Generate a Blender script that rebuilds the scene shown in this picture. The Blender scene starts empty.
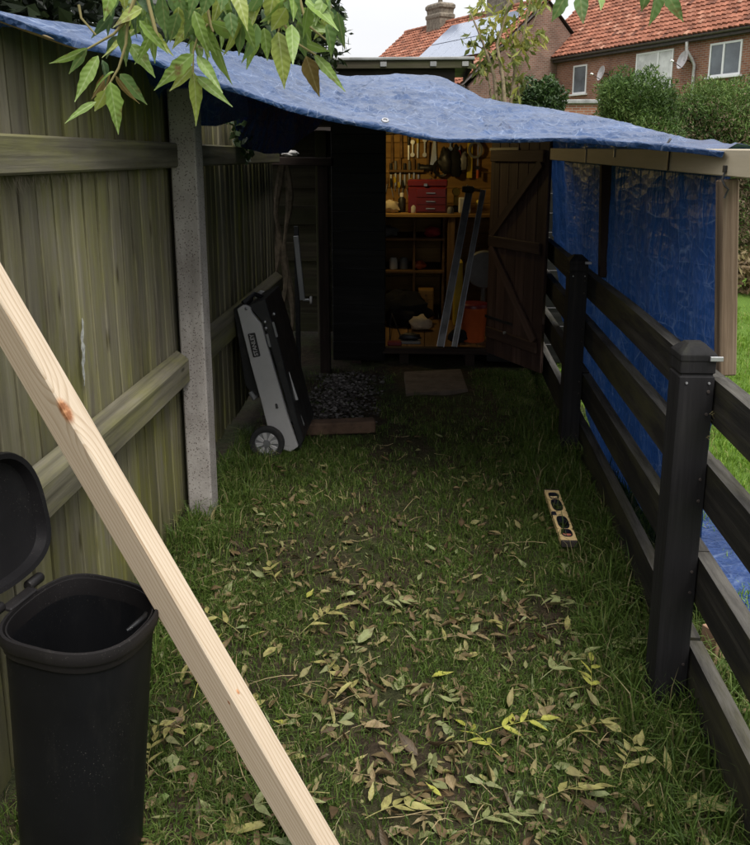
import bpy, bmesh, math, random
import numpy as np
from mathutils import Vector, Matrix, noise as mn
R = math.radians
rnd = random.Random(7)
nr = np.random.RandomState(11)
sc = bpy.context.scene
col = sc.collection

# ------------------------------------------------------------------ camera
F, PX, PY, VX, VY, H = 830., 375., 345., 420., 156., 1.5      # photo 750 x 845
pit = math.atan((PY - VY) / F)
yaw = math.atan((VX - PX) / F * math.cos(pit))
FW = Vector((-math.sin(yaw)*math.cos(pit), math.cos(yaw)*math.cos(pit), -math.sin(pit)))
RT = Vector((math.cos(yaw), math.sin(yaw), 0))
UP = Vector((-math.sin(yaw)*math.sin(pit), math.cos(yaw)*math.sin(pit), math.cos(pit)))
cam_d = bpy.data.cameras.new('camera'); cam = bpy.data.objects.new('camera', cam_d); col.objects.link(cam)
cam.matrix_world = Matrix(((RT.x, UP.x, -FW.x, 0), (RT.y, UP.y, -FW.y, 0), (RT.z, UP.z, -FW.z, H), (0, 0, 0, 1)))
cam_d.sensor_fit = 'HORIZONTAL'; cam_d.sensor_width = 36; cam_d.lens = 36*F/750
cam_d.shift_y = -(422.5 - PY)/750; cam_d.clip_start = .05; cam_d.clip_end = 600
sc.camera = cam
# ------------------------------------------------------------------ sky, sun, exposure
SUN_EL, SUN_AZ = 60, 152       # azimuth clockwise from +Y: behind the camera, to the right
w = bpy.data.worlds.new('World'); sc.world = w; w.use_nodes = True
nt = w.node_tree; nt.nodes.clear()
def wn(t, **k):
    n = nt.nodes.new(t)
    for a, b in k.items(): setattr(n, a, b)
    return n
sky = wn('ShaderNodeTexSky', sky_type='NISHITA', sun_disc=False, sun_elevation=R(SUN_EL), sun_rotation=R(SUN_AZ), air_density=1.5, dust_density=4.0)
hs = wn('ShaderNodeHueSaturation'); hs.inputs['Saturation'].default_value = .2
tc = wn('ShaderNodeTexCoord'); mp = wn('ShaderNodeMapping'); mp.inputs['Scale'].default_value = (1.2, 1.2, 4)
nz = wn('ShaderNodeTexNoise'); nz.inputs['Scale'].default_value = 1.6; nz.inputs['Detail'].default_value = 5
cr = wn('ShaderNodeValToRGB')
cr.color_ramp.elements[0].position = .3; cr.color_ramp.elements[0].color = (12.0, 12.2, 12.8, 1)
cr.color_ramp.elements[1].position = .7; cr.color_ramp.elements[1].color = (14.5, 14.6, 14.9, 1)
mx = wn('ShaderNodeMix', data_type='RGBA'); mx.inputs[0].default_value = .85
bg = wn('ShaderNodeBackground'); bg.inputs['Strength'].default_value = .079
wo = wn('ShaderNodeOutputWorld'); L = nt.links.new
L(sky.outputs[0], hs.inputs['Color']); L(tc.outputs['Generated'], mp.inputs[0]); L(mp.outputs[0], nz.inputs['Vector'])
sz_ = wn('ShaderNodeSeparateXYZ'); L(tc.outputs['Generated'], sz_.inputs[0])
ma = wn('ShaderNodeMath', operation='MAXIMUM'); ma.inputs[1].default_value = 0; L(sz_.outputs[2], ma.inputs[0])
mb = wn('ShaderNodeMath', operation='MULTIPLY_ADD'); mb.inputs[1].default_value = 2/3; mb.inputs[2].default_value = 1/3; L(ma.outputs[0], mb.inputs[0])   # overcast: zenith three times the horizon
ms_ = wn('ShaderNodeVectorMath', operation='SCALE'); L(cr.outputs[0], ms_.inputs[0]); L(mb.outputs[0], ms_.inputs['Scale'])
L(nz.outputs[0], cr.inputs[0]); L(hs.outputs[0], mx.inputs[6]); L(ms_.outputs[0], mx.inputs[7]); L(mx.outputs[2], bg.inputs[0]); L(bg.outputs[0], wo.inputs[0])
sd = bpy.data.lights.new('sun', 'SUN'); sd.energy = 1.5; sd.angle = R(28); sd.color = (1, .965, .91)
so = bpy.data.objects.new('sun', sd); col.objects.link(so); so.location = (6, -8, 12)
sdir = Vector((math.sin(R(SUN_AZ))*math.cos(R(SUN_EL)), math.cos(R(SUN_AZ))*math.cos(R(SUN_EL)), math.sin(R(SUN_EL))))
so.rotation_euler = sdir.to_track_quat('Z', 'Y').to_euler()
vs = sc.view_settings; vs.view_transform = 'Standard'; vs.look = 'None'; vs.exposure = 1.2; vs.gamma = 1; vs.use_curve_mapping = False
sc.render.engine = 'CYCLES'; sc.cycles.max_bounces = 8; sc.cycles.diffuse_bounces = 5

# ------------------------------------------------------------------ pixel helpers
def ray(x, y): return FW + RT*((x-PX)/F) + UP*(-(y-PY)/F)
def atY(x, y, Y): d = ray(x, y); t = Y/d.y; return Vector((d.x*t, Y, H+d.z*t))
def atX(x, y, X): d = ray(x, y); t = X/d.x; return Vector((X, d.y*t, H+d.z*t))
def atZ(x, y, z=0.): d = ray(x, y); t = (z-H)/d.z; return Vector((d.x*t, d.y*t, z))

# ------------------------------------------------------------------ materials
class NT:
    def __init__(s, name):
        s.m = bpy.data.materials.new(name); s.m.use_nodes = True; s.t = s.m.node_tree; s.t.nodes.clear()
        s.out = s.n('ShaderNodeOutputMaterial'); s.b = s.n('ShaderNodeBsdfPrincipled'); s.l(s.b.outputs[0], s.out.inputs[0])
    def n(s, t, **k):
        n = s.t.nodes.new(t)
        for a, b in k.items(): setattr(n, a, b)
        return n
    def l(s, a, b): s.t.links.new(a, b)
    def val(s, sock, v):
        if hasattr(v, 'is_linked') or hasattr(v, 'links'): s.l(v, sock)
        else: sock.default_value = v
    def coord(s, scale=(1, 1, 1), rand=True, kind='Object'):
        t = s.n('ShaderNodeTexCoord'); m = s.n('ShaderNodeMapping'); m.inputs['Scale'].default_value = scale
        if rand:
            oi = s.n('ShaderNodeObjectInfo'); mu = s.n('ShaderNodeVectorMath', operation='SCALE'); mu.inputs[0].default_value = (7.3, 13.7, 5.1)
            s.l(oi.outputs['Random'], mu.inputs['Scale']); ad = s.n('ShaderNodeVectorMath', operation='ADD')
            s.l(t.outputs[kind], ad.inputs[0]); s.l(mu.outputs[0], ad.inputs[1]); s.l(ad.outputs[0], m.inputs[0])
        else: s.l(t.outputs[kind], m.inputs[0])
        return m.outputs[0]
    def noise(s, vec, scale, detail=4, rough=.55, dist=0):
        n = s.n('ShaderNodeTexNoise'); s.l(vec, n.inputs['Vector'])
        n.inputs['Scale'].default_value = scale; n.inputs['Detail'].default_value = detail; n.inputs['Roughness'].default_value = rough; n.inputs['Distortion'].default_value = dist
        return n.outputs[0]
    def ramp(s, fac, stops):
        r = s.n('ShaderNodeValToRGB'); s.l(fac, r.inputs[0]); e = r.color_ramp.elements
        while len(e) < len(stops): e.new(.5)
        for i, (p, c) in enumerate(stops):
            e[i].position = p; e[i].color = (c, c, c, 1) if isinstance(c, (int, float)) else (*c, 1)
        return r.outputs[0]
    def mix(s, f, a, b, mode='MIX'):
        m = s.n('ShaderNodeMix', data_type='RGBA', blend_type=mode)
        for sock, v in ((m.inputs[0], f), (m.inputs[6], a), (m.inputs[7], b)):
            if isinstance(v, (int, float)): sock.default_value = v
            elif isinstance(v, tuple): sock.default_value = (*v, 1)
            else: s.l(v, sock)
        return m.outputs[2]
    def math(s, op, a, b=0., c=0.):
        m = s.n('ShaderNodeMath', operation=op)
        for i, v in enumerate((a, b, c)):
            if isinstance(v, (int, float)): m.inputs[i].default_value = v
            else: s.l(v, m.inputs[i])
        return m.outputs[0]
    def bump(s, h, strength=.3, dist=.01):
        b = s.n('ShaderNodeBump'); b.inputs['Strength'].default_value = strength; b.inputs['Distance'].default_value = dist
        s.l(h, b.inputs['Height']); s.l(b.outputs[0], s.b.inputs['Normal'])
    def rnd(s): return s.n('ShaderNodeObjectInfo').outputs['Random']
    def done(s, color=None, rough=.7, metal=0, spec=.5):
        if color is not None:
            if isinstance(color, tuple): s.b.inputs['Base Color'].default_value = (*color, 1)
            else: s.l(color, s.b.inputs['Base Color'])
        if isinstance(rough, (int, float)): s.b.inputs['Roughness'].default_value = rough
        else: s.l(rough, s.b.inputs['Roughness'])
        s.b.inputs['Metallic'].default_value = metal; s.b.inputs['Specular IOR Level'].default_value = spec
        return s.m

def wood(name, dark, mid, light, algae=None, alg=(.45, .62), rough=.8, grain=26, bump=.5, spec=.25, knots=0., top=None, rv=.35):
    s = NT(name); v = s.coord((1.3, grain, grain)); g = s.noise(v, 1., 6, .62, .08)
    c = s.ramp(g, [(.28, dark), (.5, mid), (.72, light)])
    v2 = s.coord((2.2, 5, 5)); b = s.noise(v2, 1., 4)
    c = s.mix(s.ramp(b, [(.35, 0.), (.7, .6)]), c, dark)
    if algae:
        v3 = s.coord((1.1, 5.5, 5.5)); a = s.noise(v3, 1., 6, .7)
        c = s.mix(s.math('MULTIPLY', s.ramp(a, [(alg[0], 0.), (alg[1], 1.)]), .8), c, algae)
    if knots:
        vo = s.n('ShaderNodeTexVoronoi'); vo.inputs['Scale'].default_value = 1.; s.l(s.coord((3.2, 10, 10)), vo.inputs['Vector'])
        c = s.mix(s.ramp(vo.outputs[0], [(knots*.6, .9), (knots, .55), (knots*1.9, 0.)]), c, tuple(x*.45 for x in dark))
        ln = s.noise(s.coord((.8, 60, 60)), 1., 4, .6); c = s.mix(1., c, s.ramp(ln, [(.34, .66), (.48, 1.), (.7, 1.12)]), 'MULTIPLY')
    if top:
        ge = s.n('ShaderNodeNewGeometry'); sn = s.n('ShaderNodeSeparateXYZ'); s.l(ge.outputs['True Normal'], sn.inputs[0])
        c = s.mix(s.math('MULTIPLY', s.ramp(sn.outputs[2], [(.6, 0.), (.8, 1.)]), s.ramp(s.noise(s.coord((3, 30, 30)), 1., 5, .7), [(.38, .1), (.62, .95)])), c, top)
    k = s.n('ShaderNodeHueSaturation'); s.l(c, k.inputs['Color'])
    s.l(s.math('MULTIPLY_ADD', s.rnd(), rv*2, 1-rv), k.inputs['Value'])
    fine = s.noise(s.coord((9, 170, 170)), 1., 2)
    hgt = s.math('ADD', g, s.math('MULTIPLY', fine, .35))
    s.bump(hgt, bump, .004)
    return s.done(k.outputs[0], rough, 0, spec)

def plain(name, c, rough=.6, metal=0, spec=.5, var=.25, scale=9, bump=0., dirt=None):
    s = NT(name); v = s.coord(); n = s.noise(v, scale, 5, .6)
    d = tuple(x*(1-var) for x in c); l = tuple(min(1, x*(1+var)) for x in c)
    cc = s.ramp(n, [(.3, d), (.7, l)])
    if dirt:
        n2 = s.noise(s.coord(), scale*2.3, 6, .7); cc = s.mix(s.ramp(n2, [(.52, 0.), (.72, .7)]), cc, dirt)
    if bump: s.bump(s.noise(s.coord(), scale*6, 4), bump, .003)
    return s.done(cc, s.ramp(n, [(.2, min(1, rough+.12)), (.8, max(0.02, rough-.1))]), metal, spec)

def tinted(name, stops, rough=.7, spec=.25, transl=.0, nscale=9, var=.5):
    """per-point float attribute 'tint' through a ramp, for leaves, grass, tiles"""
    s = NT(name); a = s.n('ShaderNodeAttribute', attribute_name='tint'); c = s.ramp(a.outputs['Fac'], stops)
    n = s.noise(s.coord(rand=False), nscale, 4)
    c = s.mix(1., c, s.ramp(n, [(.25, 1-var), (.75, 1+var*.35)]), 'MULTIPLY')
    m = s.done(c, rough, 0, spec)
    if transl:
        t = s.n('ShaderNodeBsdfTranslucent'); s.l(c, t.inputs[0]); x = s.n('ShaderNodeMixShader'); x.inputs[0].default_value = transl
        s.l(s.b.outputs[0], x.inputs[1]); s.l(t.outputs[0], x.inputs[2]); s.l(x.outputs[0], s.out.inputs[0])
    return m

def leafmat(name, c, vein, blotch=(.14, .08, .03), transl=.35, bl=(.58, .72), rough=.42):
    """single leaf, local X along the midrib, Y across"""
    s = NT(name); v = s.coord(); n = s.noise(v, 30, 4)
    cc = s.ramp(n, [(.3, tuple(x*.72 for x in c)), (.7, tuple(min(1, x*1.2) for x in c))])
    t = s.n('ShaderNodeTexCoord'); sx = s.n('ShaderNodeSeparateXYZ'); s.l(t.outputs['Object'], sx.inputs[0])
    ay = s.math('ABSOLUTE', sx.outputs[1])
    q = s.math('SINE', s.math('MULTIPLY', s.math('SUBTRACT', sx.outputs[0], s.math('MULTIPLY', ay, .9)), 620.))
    side = s.math('MULTIPLY', s.ramp(q, [(.75, 0.), (1., 1.)]), .06)
    mid = s.ramp(s.math('MULTIPLY', ay, 100.), [(.05, 1.), (.14, 0.)])
    cc = s.mix(s.math('MAXIMUM', side, s.math('MULTIPLY', mid, .8)), cc, vein)
    cc = s.mix(s.ramp(s.noise(s.coord(), 38, 5, .65), [(bl[0], 0.), (bl[1], .9)]), cc, blotch)
    s.bump(q, .15, .002)
    m = s.done(cc, rough, 0, .4)
    if transl:
        tr = s.n('ShaderNodeBsdfTranslucent'); s.l(cc, tr.inputs[0]); x = s.n('ShaderNodeMixShader'); x.inputs[0].default_value = transl
        s.l(s.b.outputs[0], x.inputs[1]); s.l(tr.outputs[0], x.inputs[2]); s.l(x.outputs[0], s.out.inputs[0])
    return m

def tarpmat(name, base, crease, transl, layers, bump=.9, whit=.75, rough=.33, spec=.5):
    s = NT(name); v = s.coord(rand=False)
    wob = s.n('ShaderNodeTexNoise'); s.l(v, wob.inputs['Vector']); wob.inputs['Scale'].default_value = 6; wob.inputs['Detail'].default_value = 4
    ad = s.n('ShaderNodeMix', data_type='VECTOR'); ad.inputs[0].default_value = .035; s.l(v, ad.inputs[4]); s.l(wob.outputs[1], ad.inputs[5])
    tot = None; hgt = None
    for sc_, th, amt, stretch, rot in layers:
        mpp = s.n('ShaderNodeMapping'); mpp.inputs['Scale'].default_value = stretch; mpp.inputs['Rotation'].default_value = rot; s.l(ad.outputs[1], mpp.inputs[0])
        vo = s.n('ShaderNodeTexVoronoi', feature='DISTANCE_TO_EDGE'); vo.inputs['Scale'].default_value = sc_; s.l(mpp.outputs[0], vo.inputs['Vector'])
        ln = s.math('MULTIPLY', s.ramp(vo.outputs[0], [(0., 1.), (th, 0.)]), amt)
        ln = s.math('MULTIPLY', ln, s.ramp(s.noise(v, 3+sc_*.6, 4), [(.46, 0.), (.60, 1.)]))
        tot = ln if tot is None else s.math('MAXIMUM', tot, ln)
        hh = s.math('MULTIPLY', s.ramp(vo.outputs[0], [(0., 1.), (.30, 0.)]), 4./sc_)
        hgt = hh if hgt is None else s.math('ADD', hgt, hh)
    n = s.noise(v, 2.6, 6, .65)
    c = s.ramp(n, [(.3, tuple(x*.7 for x in base)), (.7, tuple(x*1.35 for x in base))])
    c = s.mix(s.math('MULTIPLY', tot, whit), c, crease)  # pale crease lines: wear whitening and streak highlights, both put into the colour
    s.bump(hgt, bump, .022)
    m = s.done(c, rough, 0, spec)
    if transl:
        tr = s.n('ShaderNodeBsdfTranslucent'); s.l(s.mix(.35, c, base), tr.inputs[0]); x = s.n('ShaderNodeMixShader'); x.inputs[0].default_value = transl
        s.l(s.b.outputs[0], x.inputs[1]); s.l(tr.outputs[0], x.inputs[2]); s.l(x.outputs[0], s.out.inputs[0])
    return m

def brickmat(name, a, b, mortar):
    s = NT(name); t = s.n('ShaderNodeTexCoord'); sx = s.n('ShaderNodeSeparateXYZ'); s.l(t.outputs['Object'], sx.inputs[0])
    cx = s.n('ShaderNodeCombineXYZ'); s.l(s.math('ADD', sx.outputs[0], sx.outputs[1]), cx.inputs[0]); s.l(sx.outputs[2], cx.inputs[1])
    br = s.n('ShaderNodeTexBrick'); s.l(cx.outputs[0], br.inputs['Vector']); br.inputs['Scale'].default_value = 1
    br.inputs['Color1'].default_value = (*a, 1); br.inputs['Color2'].default_value = (*b, 1); br.inputs['Mortar'].default_value = (*mortar, 1)
    br.inputs['Brick Width'].default_value = .225; br.inputs['Row Height'].default_value = .075; br.inputs['Mortar Size'].default_value = .009; br.inputs['Bias'].default_value = -.1
    c = s.mix(1., br.outputs[0], s.ramp(s.noise(s.coord(rand=False), 1.3, 6), [(.3, .65), (.7, 1.15)]), 'MULTIPLY')
    s.bump(br.outputs['Fac'], -.4, .01)
    return s.done(c, .9, 0, .2)

M = {}
M['fence'] = wood('fence_wood', (.060, .048, .030), (.135, .115, .070), (.24, .205, .14), (.165, .155, .035), (.44, .68), rv=.36, knots=.085)
M['rail'] = wood('fence_rail', (.075, .068, .045), (.15, .135, .095), (.23, .21, .16), (.17, .165, .05), (.44, .66), rv=.12, knots=.06)
M['dark_fence'] = wood('dark_stain', (.006, .0055, .0058), (.0125, .0115, .0118), (.028, .026, .026), (.030, .030, .018), (.56, .75), rough=.75, grain=30, rv=.15)
M['dark_top'] = wood('pale_topped_rail', (.006, .0055, .005), (.015, .013, .011), (.050, .044, .036), (.050, .046, .018), (.46, .64), rough=.8, grain=34, rv=.12, top=(.085, .079, .068))  # upward faces mixed towards a paler grey
M['smear'] = plain('paint_smear', (.36, .36, .33), .9, 0, .2, .5, 60)
M['oldpost'] = wood('old_post', (.055, .036, .022), (.17, .12, .08), (.34, .26, .185), None, rough=.9, grain=34, bump=1., rv=.05, knots=.06)
M['beam'] = wood('planed_beam', (.40, .34, .235), (.48, .41, .29), (.56, .49, .36), None, rough=.6, grain=16, bump=.15, rv=.05)
M['batten'] = wood('batten', (.35, .25, .14), (.5, .38, .22), (.6, .48, .3), None, grain=18, bump=.2, rv=.05)
M['offcut'] = wood('offcut', (.22, .13, .08), (.36, .22, .14), (.5, .34, .24), None, grain=24, bump=.3, rv=.05)
M['shed_black'] = wood('shed_black', (.0035, .0032, .0032), (.009, .0085, .0085), (.026, .024, .023), None, rough=.5, grain=24, rv=.45)
M['door'] = wood('door_brown', (.045, .024, .018), (.085, .047, .035), (.14, .085, .064), None, rough=.7, grain=24, rv=.25)
M['frame_brown'] = wood('frame_brown', (.016, .010, .008), (.03, .019, .014), (.05, .034, .027), None, rough=.8, rv=.2)
M['shed_in'] = wood('shed_inside', (.20, .11, .035), (.33, .19, .06), (.46, .28, .10), None, rough=.75, grain=14, bump=.2, rv=.12)
M['shelf'] = wood('shelf_wood', (.10, .055, .025), (.2, .115, .05), (.3, .19, .09), None, rough=.7, rv=.2)
M['plank_olive'] = wood('old_plank', (.03, .025, .016), (.06, .052, .032), (.10, .088, .055), (.05, .055, .018), (.45, .65), rv=.3)

def fencemat():
    s = NT('fence_wood'); ge = s.n('ShaderNodeNewGeometry'); pos = ge.outputs['Position']
    def wnoise(sc, scale, d=5, r=.6):
        m = s.n('ShaderNodeMapping'); m.inputs['Scale'].default_value = sc; s.l(pos, m.inputs[0]); return s.noise(m.outputs[0], scale, d, r)
    g = s.noise(s.coord((1.1, 34, 34)), 1., 7, .65, .05)
    c = s.ramp(g, [(.30, (.110, .097, .068)), (.5, (.155, .139, .100)), (.70, (.21, .19, .14))])
    v = s.coord((3.0, 9, 9)); vo = s.n('ShaderNodeTexVoronoi'); vo.inputs['Scale'].default_value = 1.; s.l(v, vo.inputs['Vector'])
    c = s.mix(s.ramp(vo.outputs[0], [(.05, .9), (.085, .55), (.15, 0.)]), c, (.035, .026, .018))
    a1 = wnoise((1, 1, .55), 2.4); a2 = wnoise((1, 2.6, .8), 3.4, 7, .7)
    al = s.math('MULTIPLY', s.ramp(a1, [(.38, .25), (.62, 1.)]), s.ramp(a2, [(.36, 0.), (.62, 1.)]))
    c = s.mix(s.math('MULTIPLY', al, .95), c, (.175, .172, .026))
    w3 = wnoise((1, 3, .5), 4., 6, .7); c = s.mix(s.ramp(w3, [(.50, 0.), (.72, .7)]), c, (.075, .062, .046))
    sx = s.n('ShaderNodeSeparateXYZ'); s.l(pos, sx.inputs[0])
    damp = s.math('MULTIPLY', s.ramp(s.math('ADD', sx.outputs[2], s.math('MULTIPLY', a2, .25)), [(.12, 1.), (.38, 0.)]), .6); c = s.mix(damp, c, (.085, .085, .03))   # algae-stained foot of the boards
    k = s.n('ShaderNodeHueSaturation'); s.l(c, k.inputs['Color']); s.l(s.math('MULTIPLY_ADD', s.rnd(), .7, .65), k.inputs['Value'])
    fine = s.noise(s.coord((7, 200, 200)), 1., 3)
    s.bump(s.math('ADD', g, s.math('MULTIPLY', fine, .5)), .6, .004)
    return s.done(k.outputs[0], .85, 0, .2)
def pine():
    s = NT('planed_pine'); t = s.n('ShaderNodeTexCoord'); sx = s.n('ShaderNodeSeparateXYZ'); s.l(t.outputs['Object'], sx.inputs[0])
    x, y, z = sx.outputs
    wob = s.noise(s.coord((1.4, 9, 9), False), 1., 3)
    rad = s.math('SQRT', s.math('ADD', s.math('POWER', s.math('ADD', y, .055), 2.), s.math('POWER', s.math('SUBTRACT', z, .045), 2.)))
    tot = s.math('ADD', rad, s.math('MULTIPLY', wob, .036))
    kn = None
    for kx, ky, kz, kr in KNOTS:
        dx = s.math('MULTIPLY', s.math('SUBTRACT', x, kx), .5); dy = s.math('SUBTRACT', y, ky); dz = s.math('SUBTRACT', z, kz)
        d2 = s.math('ADD', s.math('POWER', dx, 2.), s.math('ADD', s.math('POWER', dy, 2.), s.math('POWER', dz, 2.)))
        g = s.math('POWER', 2.718, s.math('MULTIPLY', d2, -1./(kr*kr*6)))
        tot = s.math('ADD', tot, s.math('MULTIPLY', g, kr*1.7))
        k = s.ramp(s.math('MULTIPLY', s.math('SQRT', d2), 1./kr*.5), [(.35, 1.), (.62, 0.)])
        kn = k if kn is None else s.math('MAXIMUM', kn, k)
    band = s.math('FRACT', s.math('MULTIPLY', tot, 120.))
    c = s.ramp(band, [(0., (.52, .43, .325)), (.55, (.49, .395, .29)), (.9, (.33, .235, .145)), (1., (.52, .43, .325))])
    fine = s.noise(s.coord((6, 260, 260), False), 1., 3)
    c = s.mix(.35, c, s.ramp(fine, [(.3, (.38, .285, .19)), (.7, (.60, .50, .385))]))
    st = s.ramp(s.noise(s.coord((2.5, 40, 40), False), 1., 5, .65), [(.60, 0.), (.75, .5)])
    c = s.mix(st, c, (.36, .25, .15))
    kc = s.ramp(s.noise(s.coord((60, 60, 60), False), 1., 3), [(.4, (.23, .09, .035)), (.6, (.50, .25, .12))])
    c = s.mix(kn, c, kc)
    s.bump(s.math('ADD', band, s.math('MULTIPLY', fine, .8)), .22, .0012)
    return s.done(c, .55, 0, .3)

def concrete():
    s = NT('concrete_post'); v = s.coord(rand=False)
    n = s.noise(v, 6, 6); c = s.ramp(n, [(.3, (.25, .225, .205)), (.7, (.42, .39, .36))])
    for sc_, th, cc in ((95, .17, (.07, .055, .05)), (140, .15, (.42, .38, .34)), (60, .12, (.10, .07, .06))):
        vo = s.n('ShaderNodeTexVoronoi'); vo.inputs['Scale'].default_value = sc_; s.l(v, vo.inputs['Vector'])
        c = s.mix(s.ramp(vo.outputs[0], [(th, .85), (th+.1, 0.)]), c, cc)
    g = s.noise(s.coord((9, 9, 1.1), False), 1., 5)
    c = s.mix(s.ramp(g, [(.5, 0.), (.8, .6)]), c, (.10, .085, .07))
    s.bump(s.noise(v, 90, 3), .4, .004)
    return s.done(c, .9, 0, .2)

def blackplastic(name, spots=True, base=(.0045, .0047, .0055)):
    s = NT(name); v = s.coord(rand=False); n = s.noise(v, 5, 5)
    c = s.ramp(n, [(.3, tuple(x*.8 for x in base)), (.75, tuple(x*1.7 for x in base))])
    d = s.noise(s.coord((14, 14, 3), False), 1., 6, .7)
    c = s.mix(s.ramp(d, [(.55, 0.), (.85, .22)]), c, (.045, .042, .036))
    if spots:
        for sc_, th in ((110, .05), (190, .07)):
            vo = s.n('ShaderNodeTexVoronoi'); vo.inputs['Scale'].default_value = sc_; s.l(v, vo.inputs['Vector'])
            ms = s.math('MULTIPLY', s.ramp(vo.outputs[0], [(th, .5), (th+.05, 0.)]), s.ramp(s.noise(v, 7, 4), [(.45, 0.), (.65, 1.)]))
            c = s.mix(ms, c, (.33, .31, .27))
    s.bump(s.noise(v, 220, 2), .08, .002)
    return s.done(c, s.ramp(n, [(.2, .55), (.8, .40)]), 0, .22)

def soil():
    s = NT('ground_soil'); t = s.n('ShaderNodeTexCoord'); v = t.outputs['Object']
    sx = s.n('ShaderNodeSeparateXYZ'); s.l(v, sx.inputs[0])
    n1 = s.noise(v, 3.1, 7, .62); n2 = s.noise(v, 26, 6, .7); n3 = s.noise(v, 90, 4)
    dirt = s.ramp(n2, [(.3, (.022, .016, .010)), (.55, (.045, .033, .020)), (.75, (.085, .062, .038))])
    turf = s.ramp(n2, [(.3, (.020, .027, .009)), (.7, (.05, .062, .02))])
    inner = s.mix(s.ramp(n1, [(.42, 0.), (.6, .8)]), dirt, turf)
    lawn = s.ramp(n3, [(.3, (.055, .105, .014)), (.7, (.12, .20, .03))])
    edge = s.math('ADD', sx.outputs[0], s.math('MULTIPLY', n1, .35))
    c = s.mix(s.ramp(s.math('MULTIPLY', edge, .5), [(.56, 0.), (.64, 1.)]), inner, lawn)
    s.bump(s.math('ADD', n2, n3), .9, .02)
    return s.done(c, .95, 0, .15)

M['fence'] = fencemat(); M['concrete'] = concrete(); M['bin'] = blackplastic('bin_plastic'); M['bin_lid'] = blackplastic('lid_plastic', True, (.0065, .006, .0066))
M['rim'] = blackplastic('rim_plastic', True, (.010, .009, .0092))
M['soil'] = soil()
LAY_ROOF = [(4., .009, 1., (1, .28, 1), (0, 0, .45)), (8., .014, .9, (1, .22, 1), (0, 0, .65)), (12., .018, .85, (1, .22, 1), (0, 0, -.5)), (20., .03, .7, (1, .3, 1), (0, 0, .5)), (34., .045, .5, (.4, 1, 1), (0, 0, .2))]
LAY_SIDE = [(3.5, .012, .9, (1, .6, 1.), (.6, 0, 0)), (9., .03, .7, (1, 1.6, .35), (.15, 0, 0)), (14., .03, .7, (1, .35, 1.5), (.7, 0, 0)), (22., .05, .5, (1, 1.5, .3), (-.1, 0, 0)), (45., .08, .4, (1, 1, .8), (.4, 0, 0))]
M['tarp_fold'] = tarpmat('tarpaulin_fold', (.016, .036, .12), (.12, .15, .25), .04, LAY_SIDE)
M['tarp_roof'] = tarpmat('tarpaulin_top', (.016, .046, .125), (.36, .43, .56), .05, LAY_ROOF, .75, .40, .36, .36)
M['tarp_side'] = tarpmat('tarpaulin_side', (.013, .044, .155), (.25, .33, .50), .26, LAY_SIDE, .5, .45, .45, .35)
M['steel'] = plain('steel', (.5, .5, .5), .35, 1, .5, .2)
M['galv'] = plain('galvanised', (.42, .42, .42), .5, .8, .5, .25)
M['alu'] = plain('aluminium', (.33, .33, .34), .42, .8, .5, .15)
M['silver'] = plain('silver_paint', (.40, .39, .385), .45, .25, .5, .08)
M['blackp'] = plain('black_plastic', (.012, .012, .013), .45, 0, .5, .2, dirt=(.05, .045, .04))
M['rubber'] = plain('tyre_rubber', (.018, .018, .018), .8, 0, .3, .2, dirt=(.06, .05, .04))
M['greyp'] = plain('grey_plastic', (.17, .17, .17), .5, 0, .5, .2)
M['red'] = plain('red_enamel', (.16, .010, .013), .4, 0, .5, .12)
M['orange'] = plain('orange_plastic', (.55, .11, .025), .45, 0, .5, .15)
M['yellow'] = plain('yellow_paint', (.62, .45, .03), .5, 0, .5, .15)
M['white'] = plain('white_paint', (.74, .74, .73), .5, 0, .5, .05)
M['whitebox'] = plain('pale_card', (.55, .53, .5), .7, 0, .3, .1)
M['dkcloth'] = plain('black_cloth', (.012, .012, .014), .9, 0, .2, .3)
M['redcloth'] = plain('red_cloth', (.45, .05, .05), .9, 0, .2, .3)
M['cream'] = plain('cream_cloth', (.5, .42, .3), .9, 0, .2, .2)
M['slab'] = plain('paving_stone', (.10, .078, .06), .9, 0, .2, .3, 7, .5, dirt=(.04, .035, .025))
M['brickedge'] = plain('old_timber_edge', (.12, .075, .05), .9, 0, .2, .35, 9, .6, dirt=(.04, .03, .02))
M['level'] = plain('level_orange', (.74, .53, .25), .45, 0, .5, .12)
M['dkglass'] = plain('vial_dark', (.02, .02, .03), .2, 0, .5, .1)
M['vialred'] = plain('vial_red', (.45, .14, .09), .3, 0, .5, .1)
M['twig'] = plain('twig', (.20, .17, .07), .7, 0, .3, .3)
M['bark'] = plain('bark', (.10, .08, .055), .9, 0, .2, .45, 22, .8)
M['bark_pale'] = plain('bark_pale', (.24, .19, .12), .9, 0, .2, .4, 30, .6)
M['web'] = plain('dry_web', (.13, .11, .08), .9, 0, .1, .3)
M['straw'] = plain('straw', (.27, .21, .11), .8, 0, .2, .3)
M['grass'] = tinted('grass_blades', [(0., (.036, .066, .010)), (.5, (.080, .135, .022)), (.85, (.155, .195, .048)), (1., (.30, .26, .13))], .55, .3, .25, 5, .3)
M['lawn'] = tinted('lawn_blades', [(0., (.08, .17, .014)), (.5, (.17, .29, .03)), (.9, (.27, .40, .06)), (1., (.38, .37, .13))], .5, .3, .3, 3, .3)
M['litter'] = tinted('leaf_litter', [(0., (.065, .042, .020)), (.25, (.145, .095, .045)), (.5, (.20, .15, .07)), (.75, (.235, .20, .08)), (1., (.20, .23, .10))], .65, .3, .15, 60, .45)
M['gravel'] = tinted('gravel_stones', [(0., (.03, .025, .021)), (.6, (.085, .075, .068)), (1., (.20, .185, .175))], .85, .3, 0, 60, .3)
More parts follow.
